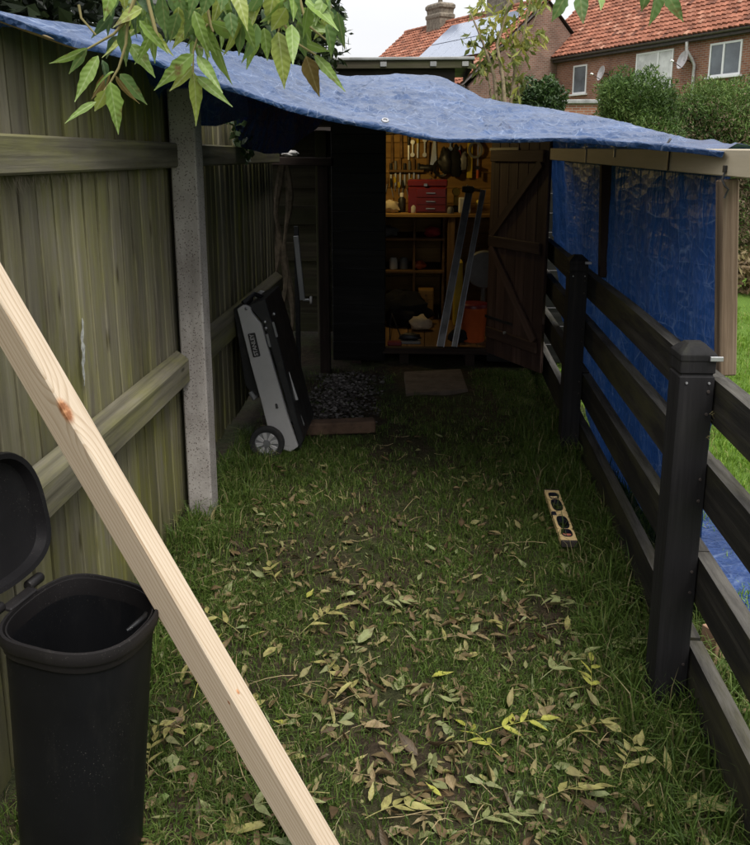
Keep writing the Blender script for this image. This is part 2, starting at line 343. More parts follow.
M['hedge'] = tinted('conifer_leaves', [(0., (.026, .055, .012)), (.5, (.075, .135, .026)), (.85, (.145, .22, .05)), (1., (.22, .16, .10))], .6, .3, .2, 2, .4)
M['laurel'] = tinted('laurel_leaves', [(0., (.014, .035, .010)), (.6, (.04, .08, .02)), (1., (.09, .15, .035))], .5, .4, .15, 2, .4)
M['darkshrub'] = tinted('shrub_leaves', [(0., (.010, .016, .008)), (.6, (.022, .034, .014)), (1., (.06, .085, .03))], .45, .4, .2, 2, .4)
M['sapling'] = tinted('sapling_leaves', [(0., (.08, .10, .03)), (.5, (.22, .25, .06)), (1., (.40, .36, .06))], .6, .3, .35, 2, .3)
M['ivy'] = tinted('ivy_leaves', [(0., (.03, .06, .02)), (1., (.10, .15, .06))], .4, .5, .15, 9, .3)
M['tile'] = tinted('clay_pantiles', [(0., (.13, .055, .037)), (.35, (.235, .092, .055)), (.75, (.32, .13, .08)), (1., (.38, .20, .135))], .85, .2, 0, 1.6, .5)
M['brick'] = brickmat('brickwork', (.30, .13, .075), (.21, .085, .055), (.30, .26, .22))
M['brick2'] = brickmat('brickwork_dark', (.20, .105, .075), (.13, .07, .05), (.22, .19, .16))
M['fascia'] = plain('fascia_brown', (.045, .035, .03), .6)
M['gutter'] = plain('gutter', (.09, .075, .065), .45)
M['pipe'] = plain('downpipe', (.45, .43, .42), .5)
M['glass'] = plain('window_glass', (.10, .115, .13), .08, 0, .7, .5, 1.2)
M['curtain'] = plain('net_curtain', (.52, .52, .50), .25, 0, .6, .35, 2.5)
M['solar'] = plain('solar_glass', (.17, .20, .27), .16, .1, .9, .12)
M['roofgrey'] = plain('grey_felt', (.26, .26, .255), .8, 0, .3, .3, 4, .3, dirt=(.12, .12, .1))
M['stone'] = plain('chimney_stone', (.16, .135, .105), .95, 0, .2, .5, 7, 1.)
M['dish'] = plain('dish_grey', (.40, .38, .38), .5)
M['rusty'] = plain('dark_board', (.03, .022, .018), .8)

# ------------------------------------------------------------------ mesh helpers
org = {}
def link(o, parent=None):
    col.objects.link(o)
    if parent is not None: o.parent = parent
    return o
def thing(name, label, cat, loc=(0, 0, 0), rot=0., local=False, group=None):
    o = bpy.data.objects.new(name, None); link(o); o.location = loc; o.rotation_euler = (0, 0, rot); o.empty_display_size = .1
    org[o] = Vector((0, 0, 0)) if local else Vector(loc)
    o['label'] = label; o['category'] = cat
    if group: o['group'] = group
    return o
def tag(o, label, cat, group=None):
    o['label'] = label; o['category'] = cat
    if group: o['group'] = group
    return o
class MB:
    def __init__(s): s.v = []; s.f = []
    def add(s, vs, fs):
        b = len(s.v); s.v += [tuple(v) for v in vs]; s.f += [tuple(i+b for i in f) for f in fs]; return s
    def box(s, lo, hi, mat=None):
        vs = [Vector((x, y, z)) for x in (lo[0], hi[0]) for y in (lo[1], hi[1]) for z in (lo[2], hi[2])]
        if mat is not None: vs = [mat @ v for v in vs]
        return s.add(vs, [(0, 1, 3, 2), (4, 6, 7, 5), (0, 4, 5, 1), (2, 3, 7, 6), (0, 2, 6, 4), (1, 5, 7, 3)])
    def tube(s, pts, rad, n=7, cap=True):
        pts = [Vector(p) for p in pts]; k = len(pts); rad = rad if hasattr(rad, '__len__') else [rad]*k
        vs = []; prev = None
        for i, p in enumerate(pts):
            d = (pts[min(i+1, k-1)] - pts[max(i-1, 0)]).normalized()
            a = Vector((0, 0, 1)) if prev is None else prev
            if prev is None and abs(d.z) > .9: a = Vector((1, 0, 0))
            u = (a - d*a.dot(d)).normalized(); v = d.cross(u); prev = u
            for j in range(n):
                t = 2*math.pi*j/n; vs.append(p + (u*math.cos(t) + v*math.sin(t))*rad[i])
        fs = [(i*n+j, i*n+(j+1) % n, (i+1)*n+(j+1) % n, (i+1)*n+j) for i in range(k-1) for j in range(n)]
        if cap: fs += [tuple(range(n-1, -1, -1)), tuple((k-1)*n+j for j in range(n))]
        return s.add(vs, fs)
    def lathe(s, prof, c, axis='Z', n=20):
        vs = []; c = Vector(c)
        for r_, h in prof:
            for j in range(n):
                t = 2*math.pi*j/n; a, b = r_*math.cos(t), r_*math.sin(t)
                vs.append(c + (Vector((a, b, h)) if axis == 'Z' else Vector((a, h, b)) if axis == 'Y' else Vector((h, a, b))))
        k = len(prof)
        fs = [(i*n+j, i*n+(j+1) % n, (i+1)*n+(j+1) % n, (i+1)*n+j) for i in range(k-1) for j in range(n)]
        fs += [tuple(range(n-1, -1, -1)), tuple((k-1)*n+j for j in range(n))]
        return s.add(vs, fs)
    def prism(s, poly, d):
        """extrude polygon of Vectors by vector d"""
        n = len(poly); d = Vector(d); vs = [Vector(p) for p in poly] + [Vector(p)+d for p in poly]
        return s.add(vs, [tuple(range(n)), tuple(range(2*n-1, n-1, -1))] + [(i, n+i, n+(i+1) % n, (i+1) % n) for i in range(n)])
    def build(s, name, mat, parent=None, smooth=False, bevel=0., recenter=True, tint=None, seg=1):
        vs = np.array(s.v, dtype=float)
        c = Vector((vs.min(0)+vs.max(0))/2) if recenter else Vector((0, 0, 0))
        me = bpy.data.meshes.new(name); me.from_pydata((vs - np.array(c)).tolist(), [], s.f)
        bm = bmesh.new(); bm.from_mesh(me); bmesh.ops.recalc_face_normals(bm, faces=bm.faces)
        if bevel: bmesh.ops.bevel(bm, geom=list(bm.edges), offset=bevel, segments=seg, affect='EDGES', clamp_overlap=True)
        bm.to_mesh(me); bm.free()
        return finish(name, me, mat, parent, c, smooth, tint)
def finish(name, me, mat, parent, c=Vector((0, 0, 0)), smooth=False, tint=None):
    if smooth:
        me.polygons.foreach_set('use_smooth', [True]*len(me.polygons))
        if len(me.polygons) < 4000: me.set_sharp_from_angle(angle=R(48))
    if tint is not None:
        a = me.attributes.new('tint', 'FLOAT', 'POINT'); a.data.foreach_set('value', np.asarray(tint, dtype=np.float32))
    me.materials.append(M[mat] if isinstance(mat, str) else mat); me.update()
    o = bpy.data.objects.new(name, me); link(o, parent)
    o.location = c - (org[parent] if parent is not None else Vector((0, 0, 0))); org[o] = c
    return o
def raw(name, vs, fs, mat, parent=None, smooth=False, tint=None):
    me = bpy.data.meshes.new(name); me.from_pydata(vs if isinstance(vs, list) else vs.tolist(), [], fs if isinstance(fs, list) else fs.tolist())
    return finish(name, me, mat, parent, Vector((0, 0, 0)), smooth, tint)
def frame(p0, p1, roll=0., up=(0, 0, 1)):
    """rotation whose X runs p0->p1"""
    d = (Vector(p1)-Vector(p0)).normalized(); u = Vector(up)
    if abs(d.dot(u)) > .98: u = Vector((1, 0, 0))
    y = u.cross(d).normalized(); z = d.cross(y)
    m = Matrix((d, y, z)).transposed()
    return m @ Matrix.Rotation(roll, 3, 'X')
mesh_cache = {}
def plank(name, p0, p1, w, h, mat, parent=None, roll=0., bevel=.003, up=(0, 0, 1), taper=None):
    """bar with its grain along local X: w across local Y, h along local Z"""
    p0, p1 = Vector(p0), Vector(p1); ln = (p1-p0).length; key = (name, round(ln, 3), round(w, 4), round(h, 4), mat, bevel)
    if key not in mesh_cache:
        b = MB().box((-ln/2, -w/2, -h/2), (ln/2, w/2, h/2)); me = bpy.data.meshes.new(name); me.from_pydata(b.v, [], b.f)
        bm = bmesh.new(); bm.from_mesh(me); bmesh.ops.recalc_face_normals(bm, faces=bm.faces)
        if bevel: bmesh.ops.bevel(bm, geom=list(bm.edges), offset=bevel, segments=1, affect='EDGES', clamp_overlap=True)
        bm.to_mesh(me); bm.free(); me.materials.append(M[mat]); mesh_cache[key] = me
    o = bpy.data.objects.new(name, mesh_cache[key]); link(o, parent); c = (p0+p1)/2
    o.rotation_euler = frame(p0, p1, roll, up).to_euler(); o.location = c - (org[parent] if parent is not None else Vector((0, 0, 0)))
    org[o] = c
    return o
def kind(o, k): o['kind'] = k; return o
def fbm(x, y, z=0., o=3): return mn.fractal(Vector((x, y, z)), 1., 2., o)

# ------------------------------------------------------------------ ground
def gh(x, y):
    """ground relief: lumps of a few centimetres near the camera, flat far away"""
    m = np.clip((14-np.hypot(x, y-4))/6, 0, 1)
    return m*(.010*np.sin(3.1*x+1.3*y)+.008*np.sin(7.3*y-4.1*x+1)+.006*np.sin(13*x+9*y)+.004*np.sin(23*x-17*y))
xs = np.concatenate([[-300, -120, -50, -20, -9, -5, -3, -2], np.arange(-1.5, 2.0, .06), [2.2, 2.6, 3.2, 4, 5, 7, 10, 20, 50, 120, 300]])
ys = np.concatenate([[-60, -20, -8, -3, -1, 0], np.arange(.5, 6.2, .06), [6.5, 7, 8, 9, 10, 12, 15, 20, 40, 80, 160, 400]])
gx, gy = np.meshgrid(xs, ys, indexing='ij'); gz = gh(gx, gy)
ni, nj = gx.shape; ii, jj = np.meshgrid(np.arange(ni-1), np.arange(nj-1), indexing='ij'); a = (ii*nj+jj).ravel()
ground = raw('ground', np.stack([gx, gy, gz], -1).reshape(-1, 3), np.stack([a, a+nj, a+nj+1, a+1], -1), 'soil', None, True)
kind(ground, 'structure'); ground['label'] = 'leaf strewn trodden grass and soil with bright lawn beyond'
def GZ(x, y): return float(gh(np.float64(x), np.float64(y)))

def patch(x, y, s=1., ph=0.):
    return .5+.5*np.sin(2.3*s*x+1.7*s*y+ph+1.3*np.sin(1.9*s*y-ph)+1.1*np.sin(2.7*s*x+.6*ph))*np.cos(1.6*s*y-1.2*s*x+ph*2)
def blades(n, xr, yr, hl, hw, dens, seed, lean=.6, clump=7):
    r = np.random.RandomState(seed)
    cx = r.uniform(*xr, n*2//clump+1); cy = r.uniform(*yr, n*2//clump+1)
    keep = r.rand(len(cx)) < dens(cx, cy); cx, cy = cx[keep], cy[keep]
    x = np.repeat(cx, clump)+r.normal(0, .016, len(cx)*clump); y = np.repeat(cy, clump)+r.normal(0, .016, len(cx)*clump)
    k = len(x); h = r.uniform(*hl, k)*(.6+.8*np.repeat(r.rand(len(cx)), clump)); wd = r.uniform(*hw, k)
    th = r.uniform(0, 2*np.pi, k); ld = r.uniform(0, 2*np.pi, k); la = r.uniform(.1, 1., k)*lean*h
    bx, by = np.cos(th)*wd, np.sin(th)*wd; lx, ly = np.cos(ld)*la, np.sin(ld)*la; z0 = gh(x, y)-.006
    V = np.empty((k, 5, 3))
    V[:, 0] = np.stack([x-bx, y-by, z0], -1); V[:, 1] = np.stack([x+bx, y+by, z0], -1)
    V[:, 2] = np.stack([x+lx*.35-bx*.75, y+ly*.35-by*.75, z0+h*.6], -1); V[:, 3] = np.stack([x+lx*.35+bx*.75, y+ly*.35+by*.75, z0+h*.6], -1)
    V[:, 4] = np.stack([x+lx*1.3, y+ly*1.3, z0+h*(1-.45*(la/h))], -1)
    b = (np.arange(k)*5)[:, None]
    fs = [tuple(q) for q in (b+np.array([0, 1, 3, 2])).tolist()] + [tuple(q) for q in (b+np.array([2, 3, 4])).tolist()]
    t = np.clip(r.normal(.45, .22, k), 0, .92); t[r.rand(k) < .06] = 1.
    return V.reshape(-1, 3), fs, np.repeat(t, 5)
def inner_d(x, y):
    d = .22+.75*np.clip(patch(x, y, 1.6, .7)*1.35-.25, 0, 1)
    mid = np.exp(-((x+.05)/.33)**2)*np.clip((y-1.9)/1.2, 0, 1); d = d*(1-.55*mid)
    d = np.where(y > 4.2, d*.45, d); d = np.where(x > .5, d+.3, d)
    d = np.where((x < -.24) & (y > 4.3), d*.12, d); d = np.where((x > -.15) & (x < .38) & (y > 5.05), 0, d)
    return np.clip(d, 0, 1)
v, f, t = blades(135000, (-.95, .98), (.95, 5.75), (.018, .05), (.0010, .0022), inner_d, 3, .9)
kind(raw('grass', v, f, 'grass', None, False, t), 'stuff')['label'] = 'short trodden grass between the two fences'
v, f, t = blades(9000, (.55, .95), (1.0, 4.6), (.06, .14), (.0014, .003), lambda x, y: .25+.7*patch(x, y, 3, .2), 5, .9)
kind(raw('long_grass', v, f, 'grass', None, False, t), 'stuff')['label'] = 'longer grass tufts along the foot of the dark fence'
v, f, t = blades(4200, (-.96, -.72), (1.6, 4.3), (.05, .12), (.0014, .003), lambda x, y: .2+.6*patch(x, y, 4, .9), 6, .9)
kind(raw('fence_grass', v, f, 'grass', None, False, t), 'stuff')['label'] = 'grass tufts along the foot of the board fence'
v, f, t = blades(60000, (.98, 3.4), (1.2, 8.5), (.03, .06), (.0016, .003), lambda x, y: np.clip(1.15-.1*y, .25, 1)*(.6+.4*patch(x, y, 2, .4)), 8, .6)
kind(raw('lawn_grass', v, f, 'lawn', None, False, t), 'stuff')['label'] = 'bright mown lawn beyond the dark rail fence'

# ------------------------------------------------------------------ leaf shapes
def leaf_geo(ln, wd, fold=.25, bend=.3, jag=.12, n=7, rs=None, twist=0.):
    """lanceolate leaflet, midrib along +X"""
    rs = rs or rnd; vs = []; fs = []
    for i in range(n+1):
        u = i/n; w_ = wd/2*1.08*(math.sin(math.pi*min(1, u**.74)))**1.05*(1-.22*u)*(1+rs.uniform(-jag, jag)) if 0 < i < n else .0006
        x = ln*u; z = -bend*ln*u*u*.5; tw = twist*u
        for sgn in (-1, 0, 1):
            yy = sgn*w_; zz = abs(sgn)*w_*fold
            vs.append((x-abs(sgn)*w_*.15, yy*math.cos(tw)-zz*math.sin(tw), z+yy*math.sin(tw)+zz*math.cos(tw)))
    for i in range(n):
        for k in range(2):
            b = i*3+k; fs.append((b, b+1, b+4, b+3))
    return vs, fs
# ------------------------------------------------------------------ left board fence
fence = thing('board_fence', 'tall weathered board fence green with algae on the left', 'fence', (-.97, .4, 0))
boards = []
def feather(h):
    b = MB(); prof = [(-.056, .002), (.056, .002), (.056, .018), (-.056, .008)]
    return prof
for i in range(52):
    y = .45+i*.1
    if 3.19 < y < 3.33: pass
    h = 1.80+rnd.uniform(-.012, .012)+(.1 if y > 3.3 else 0)
    key = i % 6
    prof = [(-.047, .0), (.060, .0), (.060, .003), (.0475, .003), (.0465, .0145), (-.045, .0195), (-.047, .0175)]
    if i < 6:
        hh = 1.80+rnd.uniform(-.01, .01); b = MB(); ns = 8
        vs = []
        for k in range(ns+1):
            xx = -hh/2+hh*k/ns; wv = .002*math.sin(k*1.7+i)
            vs += [(xx, p[0]+wv, p[1]+wv*.6) for p in prof]
        fs = [(k*7+j, k*7+(j+1) % 7, k*7+7+(j+1) % 7, k*7+7+j) for k in range(ns) for j in range(7)]+[(6, 5, 4, 3, 2, 1, 0), tuple(ns*7+j for j in range(7))]
        b.add(vs, fs); o = b.build('board', 'fence', fence, False, 0, recenter=False); boards.append((o.data, hh))
    else:
        o = bpy.data.objects.new('board', boards[key][0]); link(o, fence)
    hh = boards[key][1]; zc = .03+hh/2+(h-1.8)
    # local X -> up, local Y -> +Y world, local Z -> +X world
    m = Matrix(((0, 0, 1), (0, 1, 0), (1, 0, 0)))
    o.rotation_euler = m.to_euler(); o.rotation_euler.x += 0
    o.matrix_basis = Matrix.Translation(Vector((-.9935+rnd.uniform(-.002, .002), y+rnd.uniform(-.003, .003), zc))-org[fence]) @ Matrix.Rotation(rnd.uniform(-.004, .004), 4, 'X') @ m.to_4x4()
for (ya, yb) in ((.42, 3.20), (3.32, 5.55)):
    plank('rail', (-.943, ya, 1.503), (-.943, yb, 1.503), .045, .092, 'rail', fence, bevel=.006)
    b = MB(); prof = [(-.966, .600), (-.926, .605), (-.920, .612), (-.920, .700), (-.925, .708), (-.966, .738)]
    b.prism([Vector((p[0], ya, p[1])) for p in prof], (0, yb-ya, 0))
    o = b.build('rail', 'rail', fence, False, 0)
    # swap to grain along local X
    me = o.data; me.transform(Matrix.Rotation(-math.pi/2, 4, 'Z')); o.rotation_euler.z = math.pi/2
# concrete post with chamfers and a side recess
cx, cy = -.905, 3.262
b = MB(); q = [(-.05, -.055), (.05, -.055), (.05, .055), (.022, .055), (.018, .03), (-.018, .03), (-.022, .055), (-.05, .055)]
b.prism([Vector((cx+a_, cy+c_, -.05)) for a_, c_ in q], (0, 0, 1.80)); b.build('concrete_post', 'concrete', fence, False, .006)
b = MB(); zs_ = [atX(84, 318, -.960), atX(85, 352, -.960), atX(85, 374, -.960), atX(86, 386, -.960)]
vs = []
for k in range(15):
    u_ = k/14; q = zs_[0].lerp(zs_[3], u_); ww = (.009*math.sin(math.pi*min(1, u_*1.05))**.6+.002)*(1+.4*math.sin(k*2.3)); dy = .004*math.sin(k*1.1)
    vs += [(-.9655, q.y-ww+dy, q.z), (-.9655, q.y+ww+dy, q.z)]
b.add(vs, [(k*2, k*2+1, k*2+3, k*2+2) for k in range(14)]); b.build('paint_smear', 'smear', fence)
# dry fibres hanging under the upper rail
b = MB()
for i in range(300):
    y = rnd.choice([1.75, 1.95, 2.02, 2.15, 2.3, 2.45, 2.6, 2.85])+rnd.gauss(0, .06); x = -.955+rnd.uniform(0, .02); ln = rnd.uniform(.012, .05); dx, dy = rnd.uniform(.0, .012), rnd.uniform(-.03, .03); ww = .0007
    b.add([(x, y-ww, 1.46), (x, y+ww, 1.46), (x+dx, y+dy+ww*.5, 1.46-ln), (x+dx, y+dy-ww*.5, 1.46-ln)], [(0, 1, 2, 3)])
kind(b.build('dry_fibres', 'web', fence), 'stuff')

# ------------------------------------------------------------------ right post and rail fence
rf = thing('post_and_rail_fence', 'low dark stained post and rail fence on the right', 'fence', (.72, 2.07, 0))
def fx(y): return .03*(y-2.07)
for i, y in enumerate((.16, 2.11, 4.03, 5.95)):
    x = .705+fx(y); h = 1.0
    b = MB(); hw = .044
    prof = [(hw, 0), (hw, .955), (hw-.004, .957), (hw-.004, .963), (hw, .965), (hw, .995), (hw+.0015, .997), (hw+.0015, 1.012), (hw-.003, 1.018), (hw*.45, 1.038)]
    vs = [(sx*r_, sy*r_, z-.05 if z == 0 else z) for r_, z in prof for sx, sy in ((-1, -1), (1, -1), (1, 1), (-1, 1))]
    fs = [(k*4+j, k*4+(j+1) % 4, k*4+4+(j+1) % 4, k*4+4+j) for k in range(len(prof)-1) for j in range(4)]+[(3, 2, 1, 0), tuple((len(prof)-1)*4+j for j in range(4))]
    vs = [(a_+x, b_+y, c_) for a_, b_, c_ in vs]; b.add(vs, fs)
    # grain up: local X vertical
    o = b.build('post', 'dark_fence', rf, False, .0015); o.data.transform(Matrix.Rotation(math.pi/2, 4, 'Y')); o.rotation_euler.y = -math.pi/2
    if i in (1, 2):
        br = MB().box((x+.026, y-.052, .998), (x+.058, y-.046, 1.010)).build('bracket', 'galv', rf, False, .001)
        for sx in (-.026, .03):
            MB().lathe([(.0035, 0), (.003, -.003)], (x+sx, y-.0445, .94), 'Y', 8).build('nail_head', 'galv', rf)
RZ = [(.830, .945), (.588, .714), (.322, .455), (.030, .193)]
def groove_rail(ln, h, seed):
    """rail with shallow saw grooves along it on both faces"""
    r_ = random.Random(seed); b = MB(); t = .02; prof = []
    n = 6
    prof += [(-t, -h/2)]
    for k in range(n):
        z0 = -h/2+h*(k+.15)/n; z1 = -h/2+h*(k+.85)/n
        prof += [(-t, z0), (-t, z1), (-t+.0035, z1+.15*h/n*.6), (-t+.0035, z1+.15*h/n*1.3)] if k < n-1 else [(-t, h/2)]
    prof += [(t, h/2), (t, -h/2)]
    nsg = 14; vs = []
    for k in range(nsg+1):
        x = -ln/2+ln*k/nsg; dz = .0012*math.sin(k*.5+seed)+r_.uniform(-.0006, .0006); dy = .0015*math.sin(k*.4+seed*2)
        vs += [(x, p[0]+dy, p[1]+dz) for p in prof]
    m = len(prof)
    fs = [(k*m+j, k*m+(j+1) % m, k*m+m+(j+1) % m, k*m+m+j) for k in range(nsg) for j in range(m)]+[tuple(range(m-1, -1, -1)), tuple(nsg*m+j for j in range(m))]
    return b.add(vs, fs)
for bay, (ya, yb) in enumerate(((.1, 2.11), (2.115, 4.03), (4.035, 5.95))):
    for k, (z0, z1) in enumerate(RZ):
        p0 = Vector((.775+fx(ya), ya, (z0+z1)/2)); p1 = Vector((.775+fx(yb), yb, (z0+z1)/2+rnd.uniform(-.006, .006)))
        b = groove_rail((p1-p0).length, z1-z0, bay*4+k)
        o = b.build('rail', 'dark_top', rf, False, 0, recenter=False); o.rotation_euler = frame(p0, p1).to_euler(); o.location = (p0+p1)/2-org[rf]
for y in (2.11, 4.03):
    for z0, z1 in RZ:
        for dz in (.03, -.03):
            MB().lathe([(.0045, 0), (.0035, -.003)], (.735+fx(y), y-.0445, (z0+z1)/2+dz), 'Y', 8).build('screw_head', 'rusty', rf)
# dead stems caught where the top rail meets the near post
b = MB()
for i in range(16):
    pts = [Vector((.752+rnd.uniform(-.004, .012), 2.064+rnd.uniform(-.003, .02), rnd.uniform(.80, .87)))]
    for k in range(4): pts.append(pts[-1]+Vector((rnd.uniform(-.010, .012), rnd.uniform(-.006, .003), rnd.uniform(-.012, .008))))
    b.tube(pts, .0005, 3)
kind(b.build('dry_stems', 'twig', rf), 'stuff')

# ------------------------------------------------------------------ beam on short posts
def bm_z(y): return 1.481+(y-2.1)*.0097
beam = plank('timber_beam', (.824, 1.35, bm_z(1.35)), (.824, 5.3, bm_z(5.3)), .046, .07, 'beam', None, bevel=.003)
tag(beam, 'pale planed timber beam carrying the right edge of the tarpaulin', 'beam')
p = plank('short_post', atY(725, 374, 2.29), atY(727.5, 179.5, 2.29), .05, .046, 'oldpost', None, bevel=.004)
tag(p, 'rough short brown post standing on the rail beside the near fence post', 'post')
p = plank('short_post', (.872, 3.93, .945), (.850, 3.93, bm_z(3.93)-.035), .05, .05, 'frame_brown', None, bevel=.004)
tag(p, 'dark short post under the beam in front of the blue sheet', 'post')
def clip_at(y, label, dark=True, full=True):
    t_ = thing('spring_clip', label, 'clip', (.80, y, bm_z(y)), group=None)
    z = bm_z(y)
    b = MB().box((.795, y-.006, z-.034 if full else z), (.7995, y+.006, z+.04)); b.box((.795, y-.006, z+.036), (.85, y+.006, z+.041))
    b.build('jaw', 'blackp' if dark else 'galv', t_, False, .001)
    b = MB().tube([(.797, y, z+.03), (.79, y-.004, z+.052), (.80, y+.002, z+.066)], .004, 6); b.build('handle', 'whitebox' if not dark else 'blackp', t_, True)
clip_at(2.78, 'black strap clip on the pale beam left of the brown post', True)
clip_at(3.55, 'small grey clip on the beam, middle of the three along it', False, False)
clip_at(4.15, 'pale metal clip on the beam above the dark short post', False)
t_ = thing('hook_clamp', 'dark metal hook clamp hanging where beam meets the brown post', 'clamp', (.798, 2.265, 1.43))
b = MB().tube([(.80, 2.262, 1.475), (.795, 2.26, 1.455), (.790, 2.258, 1.44), (.795, 2.25, 1.425), (.804, 2.246, 1.415), (.80, 2.25, 1.40), (.797, 2.25, 1.392)], .0028, 7); b.build('hook', 'blackp', t_, True)
MB().box((.793, 2.256, 1.458), (.7995, 2.272, 1.476)).build('jaw', 'blackp', t_, False, .001)

# ------------------------------------------------------------------ roof tarpaulin
NE = [(-30, 3, 1.76), (0, 13, 1.84), (40, 27, 1.98), (80, 41, 2.1), (150, 59, 2.35), (227, 85, 2.6), (283, 103, 2.8), (333, 117, 2.95), (384, 125.5, 3.05), (420, 134, 3.1), (447, 138, 3.1), (500, 138.5, 3.0), (560, 136.5, 2.8), (600, 139, 2.68), (640, 142, 2.55), (700, 149, 2.33), (724, 152, 2.25)]
TE = [(-30, 1, 1.80), (0, 10, 1.93), (40, 19, 2.15), (83, 26, 2.45), (160, 38, 3.0), (250, 55, 3.8), (300, 66, 4.6), (345, 76, 5.5), (400, 74, 5.9), (440, 76, 5.95), (460, 85, 5.85), (482, 98, 5.6), (520, 104, 5.3), (553, 109, 5.0), (600, 117, 4.5), (646, 128, 3.9), (685, 138, 3.2), (717, 148, 2.5), (724, 151, 2.33)]
def curve(pts, u):
    for i in range(len(pts)-1):
        if pts[i][0] <= u <= pts[i+1][0]:
            k = (u-pts[i][0])/(pts[i+1][0]-pts[i][0]); k = k
            return atY(u, pts[i][1]+(pts[i+1][1]-pts[i][1])*k, pts[i][2]+(pts[i+1][2]-pts[i][2])*k)
def smooth_curve(pts, us):
    P = [curve(pts, u) for u in us]
    for _ in range(3): P = [P[0]]+[(P[i-1]+P[i]*2+P[i+1])/4 for i in range(1, len(P)-1)]+[P[-1]]
    return P
NU, NV = 300, 90
us = [-30+754*i/NU for i in range(NU+1)]
N_, T_ = smooth_curve(NE, us), smooth_curve(TE, us)
fr2 = random.Random(17); FOLDS = []
for k in range(46):
    a_ = fr2.choice([fr2.gauss(.55, .3), fr2.gauss(-.5, .35), fr2.gauss(1.35, .25)]); q = Vector((fr2.uniform(-.8, .8), fr2.uniform(2., 5.6)))
    fa, fb = -math.sin(a_), math.cos(a_); FOLDS.append((fa, fb, q.x*fa+q.y*fb, fr2.choice([.006, .009, .014, -.008]), fr2.uniform(.008, .024)))
grid = []
for i, u in enumerate(us):
    n0, t0 = N_[i], T_[i]; colv = []
    if u < 235: ext = [t0+Vector((-.06, .02, -.06)), t0+Vector((-.09, .03, -.2)), t0+Vector((-.10, .03, -.3))]
    elif u < 465: ext = [t0+Vector((0, .5, -.01)), t0+Vector((0, 1.2, -.03)), t0+Vector((0, 2., -.06))]  # left part of this run carried back, unseen, to keep skylight off the nook
    else:
        zb = bm_z(t0.y)+.04; xo = max(.85, t0.x+.12)
        ext = [t0.lerp(Vector((xo, t0.y+.1, zb)), .45)+Vector((0, 0, .012)), Vector((xo, t0.y+.12, zb)), Vector((xo+.02, t0.y+.12, zb-.07))]
    ends = [n0]+[n0.lerp(t0, k/NV) for k in range(1, NV+1)]
    L_ = (t0-n0).length
    for k, p in enumerate(ends):
        s_ = k/NV; sag = -.035*math.sin(math.pi*s_)*min(1, L_/2.)
        q = Vector((p.x*2.2, p.y*1.5, 3.3)); w1 = mn.noise(q*1.4)*.012
        r1 = 1-abs(mn.noise(Vector((p.x*4+p.y*1.2, p.y*2.4-p.x, 9.1)))); r2 = 1-abs(mn.noise(Vector((p.x*9-p.y*3, p.y*5+p.x*2, 2.1)))); r3 = 1-abs(mn.noise(Vector((p.x*21+p.y*4, p.y*12, 7.7))))
        cr_ = ((r1**6)*.009+(r2**6)*.005+(r3**5)*.002-.007)*min(1, L_/.9)
        for (fa, fb, fc, fh, fw_) in FOLDS:
            dq = p.x*fa+p.y*fb-fc+.03*mn.noise(Vector((p.x*2.5, p.y*2.5, fc*7)))
            if abs(dq) < fw_*3: cr_ += fh*math.exp(-(dq/fw_)**2)*(.35+.65*min(1, abs(mn.noise(Vector((p.x*1.7, p.y*1.7, fc*3))))*3))*min(1, L_/.9)
        fade = min(1, .35+s_*2.5)*min(1, (1-s_)*3+.35)
        if k == 0: colv.append(p+Vector((0, 0, mn.noise(Vector((p.x*5, 0, 1)))*.006-.004)))
        else: colv.append(p+Vector((0, 0, sag+(w1+cr_)*fade)))
    for e in ext:
        colv.append(e+Vector((mn.noise(e*6)*.012, 0, mn.noise(e*5)*.012)))
    # turned hem below the near edge
    grid.append([n0+Vector((mn.noise(n0*9)*.004, .012, -.016+mn.noise(n0*7)*.006))]+colv)
m_ = len(grid[0]); vs = [p for c_ in grid for p in c_]
fs = [(i*m_+j, (i+1)*m_+j, (i+1)*m_+j+1, i*m_+j+1) for i in range(NU) for j in range(m_-1)]
tarp = thing('tarpaulin_roof', 'crumpled blue tarpaulin stretched as a roof between shed and fences', 'tarpaulin', (0, 3.2, 1.6))
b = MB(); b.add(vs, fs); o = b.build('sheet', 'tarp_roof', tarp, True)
def eyelet(p, nrm, parent):
    nrm = Vector(nrm).normalized(); u = nrm.orthogonal().normalized(); v = nrm.cross(u); b = MB(); n = 18; vs = []
    for r_, h in ((.007, .000), (.008, .004), (.013, .004), (.015, 0)):
        vs += [Vector(p)+nrm*(h+.002)+(u*math.cos(2*math.pi*j/n)+v*math.sin(2*math.pi*j/n))*r_ for j in range(n)]
    b.add(vs, [(k*n+j, k*n+(j+1) % n, (k+1)*n+(j+1) % n, (k+1)*n+j) for k in range(3) for j in range(n)])
    b.add([Vector(p)+nrm*.0025+(u*math.cos(2*math.pi*j/n)+v*math.sin(2*math.pi*j/n))*.0075 for j in range(n)], [tuple(range(n))])
    return b
def tarp_pt(px, s_):
    i = min(range(NU+1), key=lambda k: abs(us[k]-px)); return grid[i][1+int(s_*NV)], i
p, i = tarp_pt(384, .04)
n_ = (grid[i+2][5]-grid[i-2][5]).cross(grid[i][8]-grid[i][2]).normalized(); n_ = n_ if n_.z > 0 else -n_
n_ = (n_+Vector((0, -.8, .2))).normalized()
eb = eyelet(p+n_*.012, n_, tarp); eb.build('eyelet', 'alu', tarp, True)
plank('edge_batten', atY(-2, 17.5, 1.87), atY(78, 47, 2.12), .016, .014, 'batten', tarp, bevel=.002)
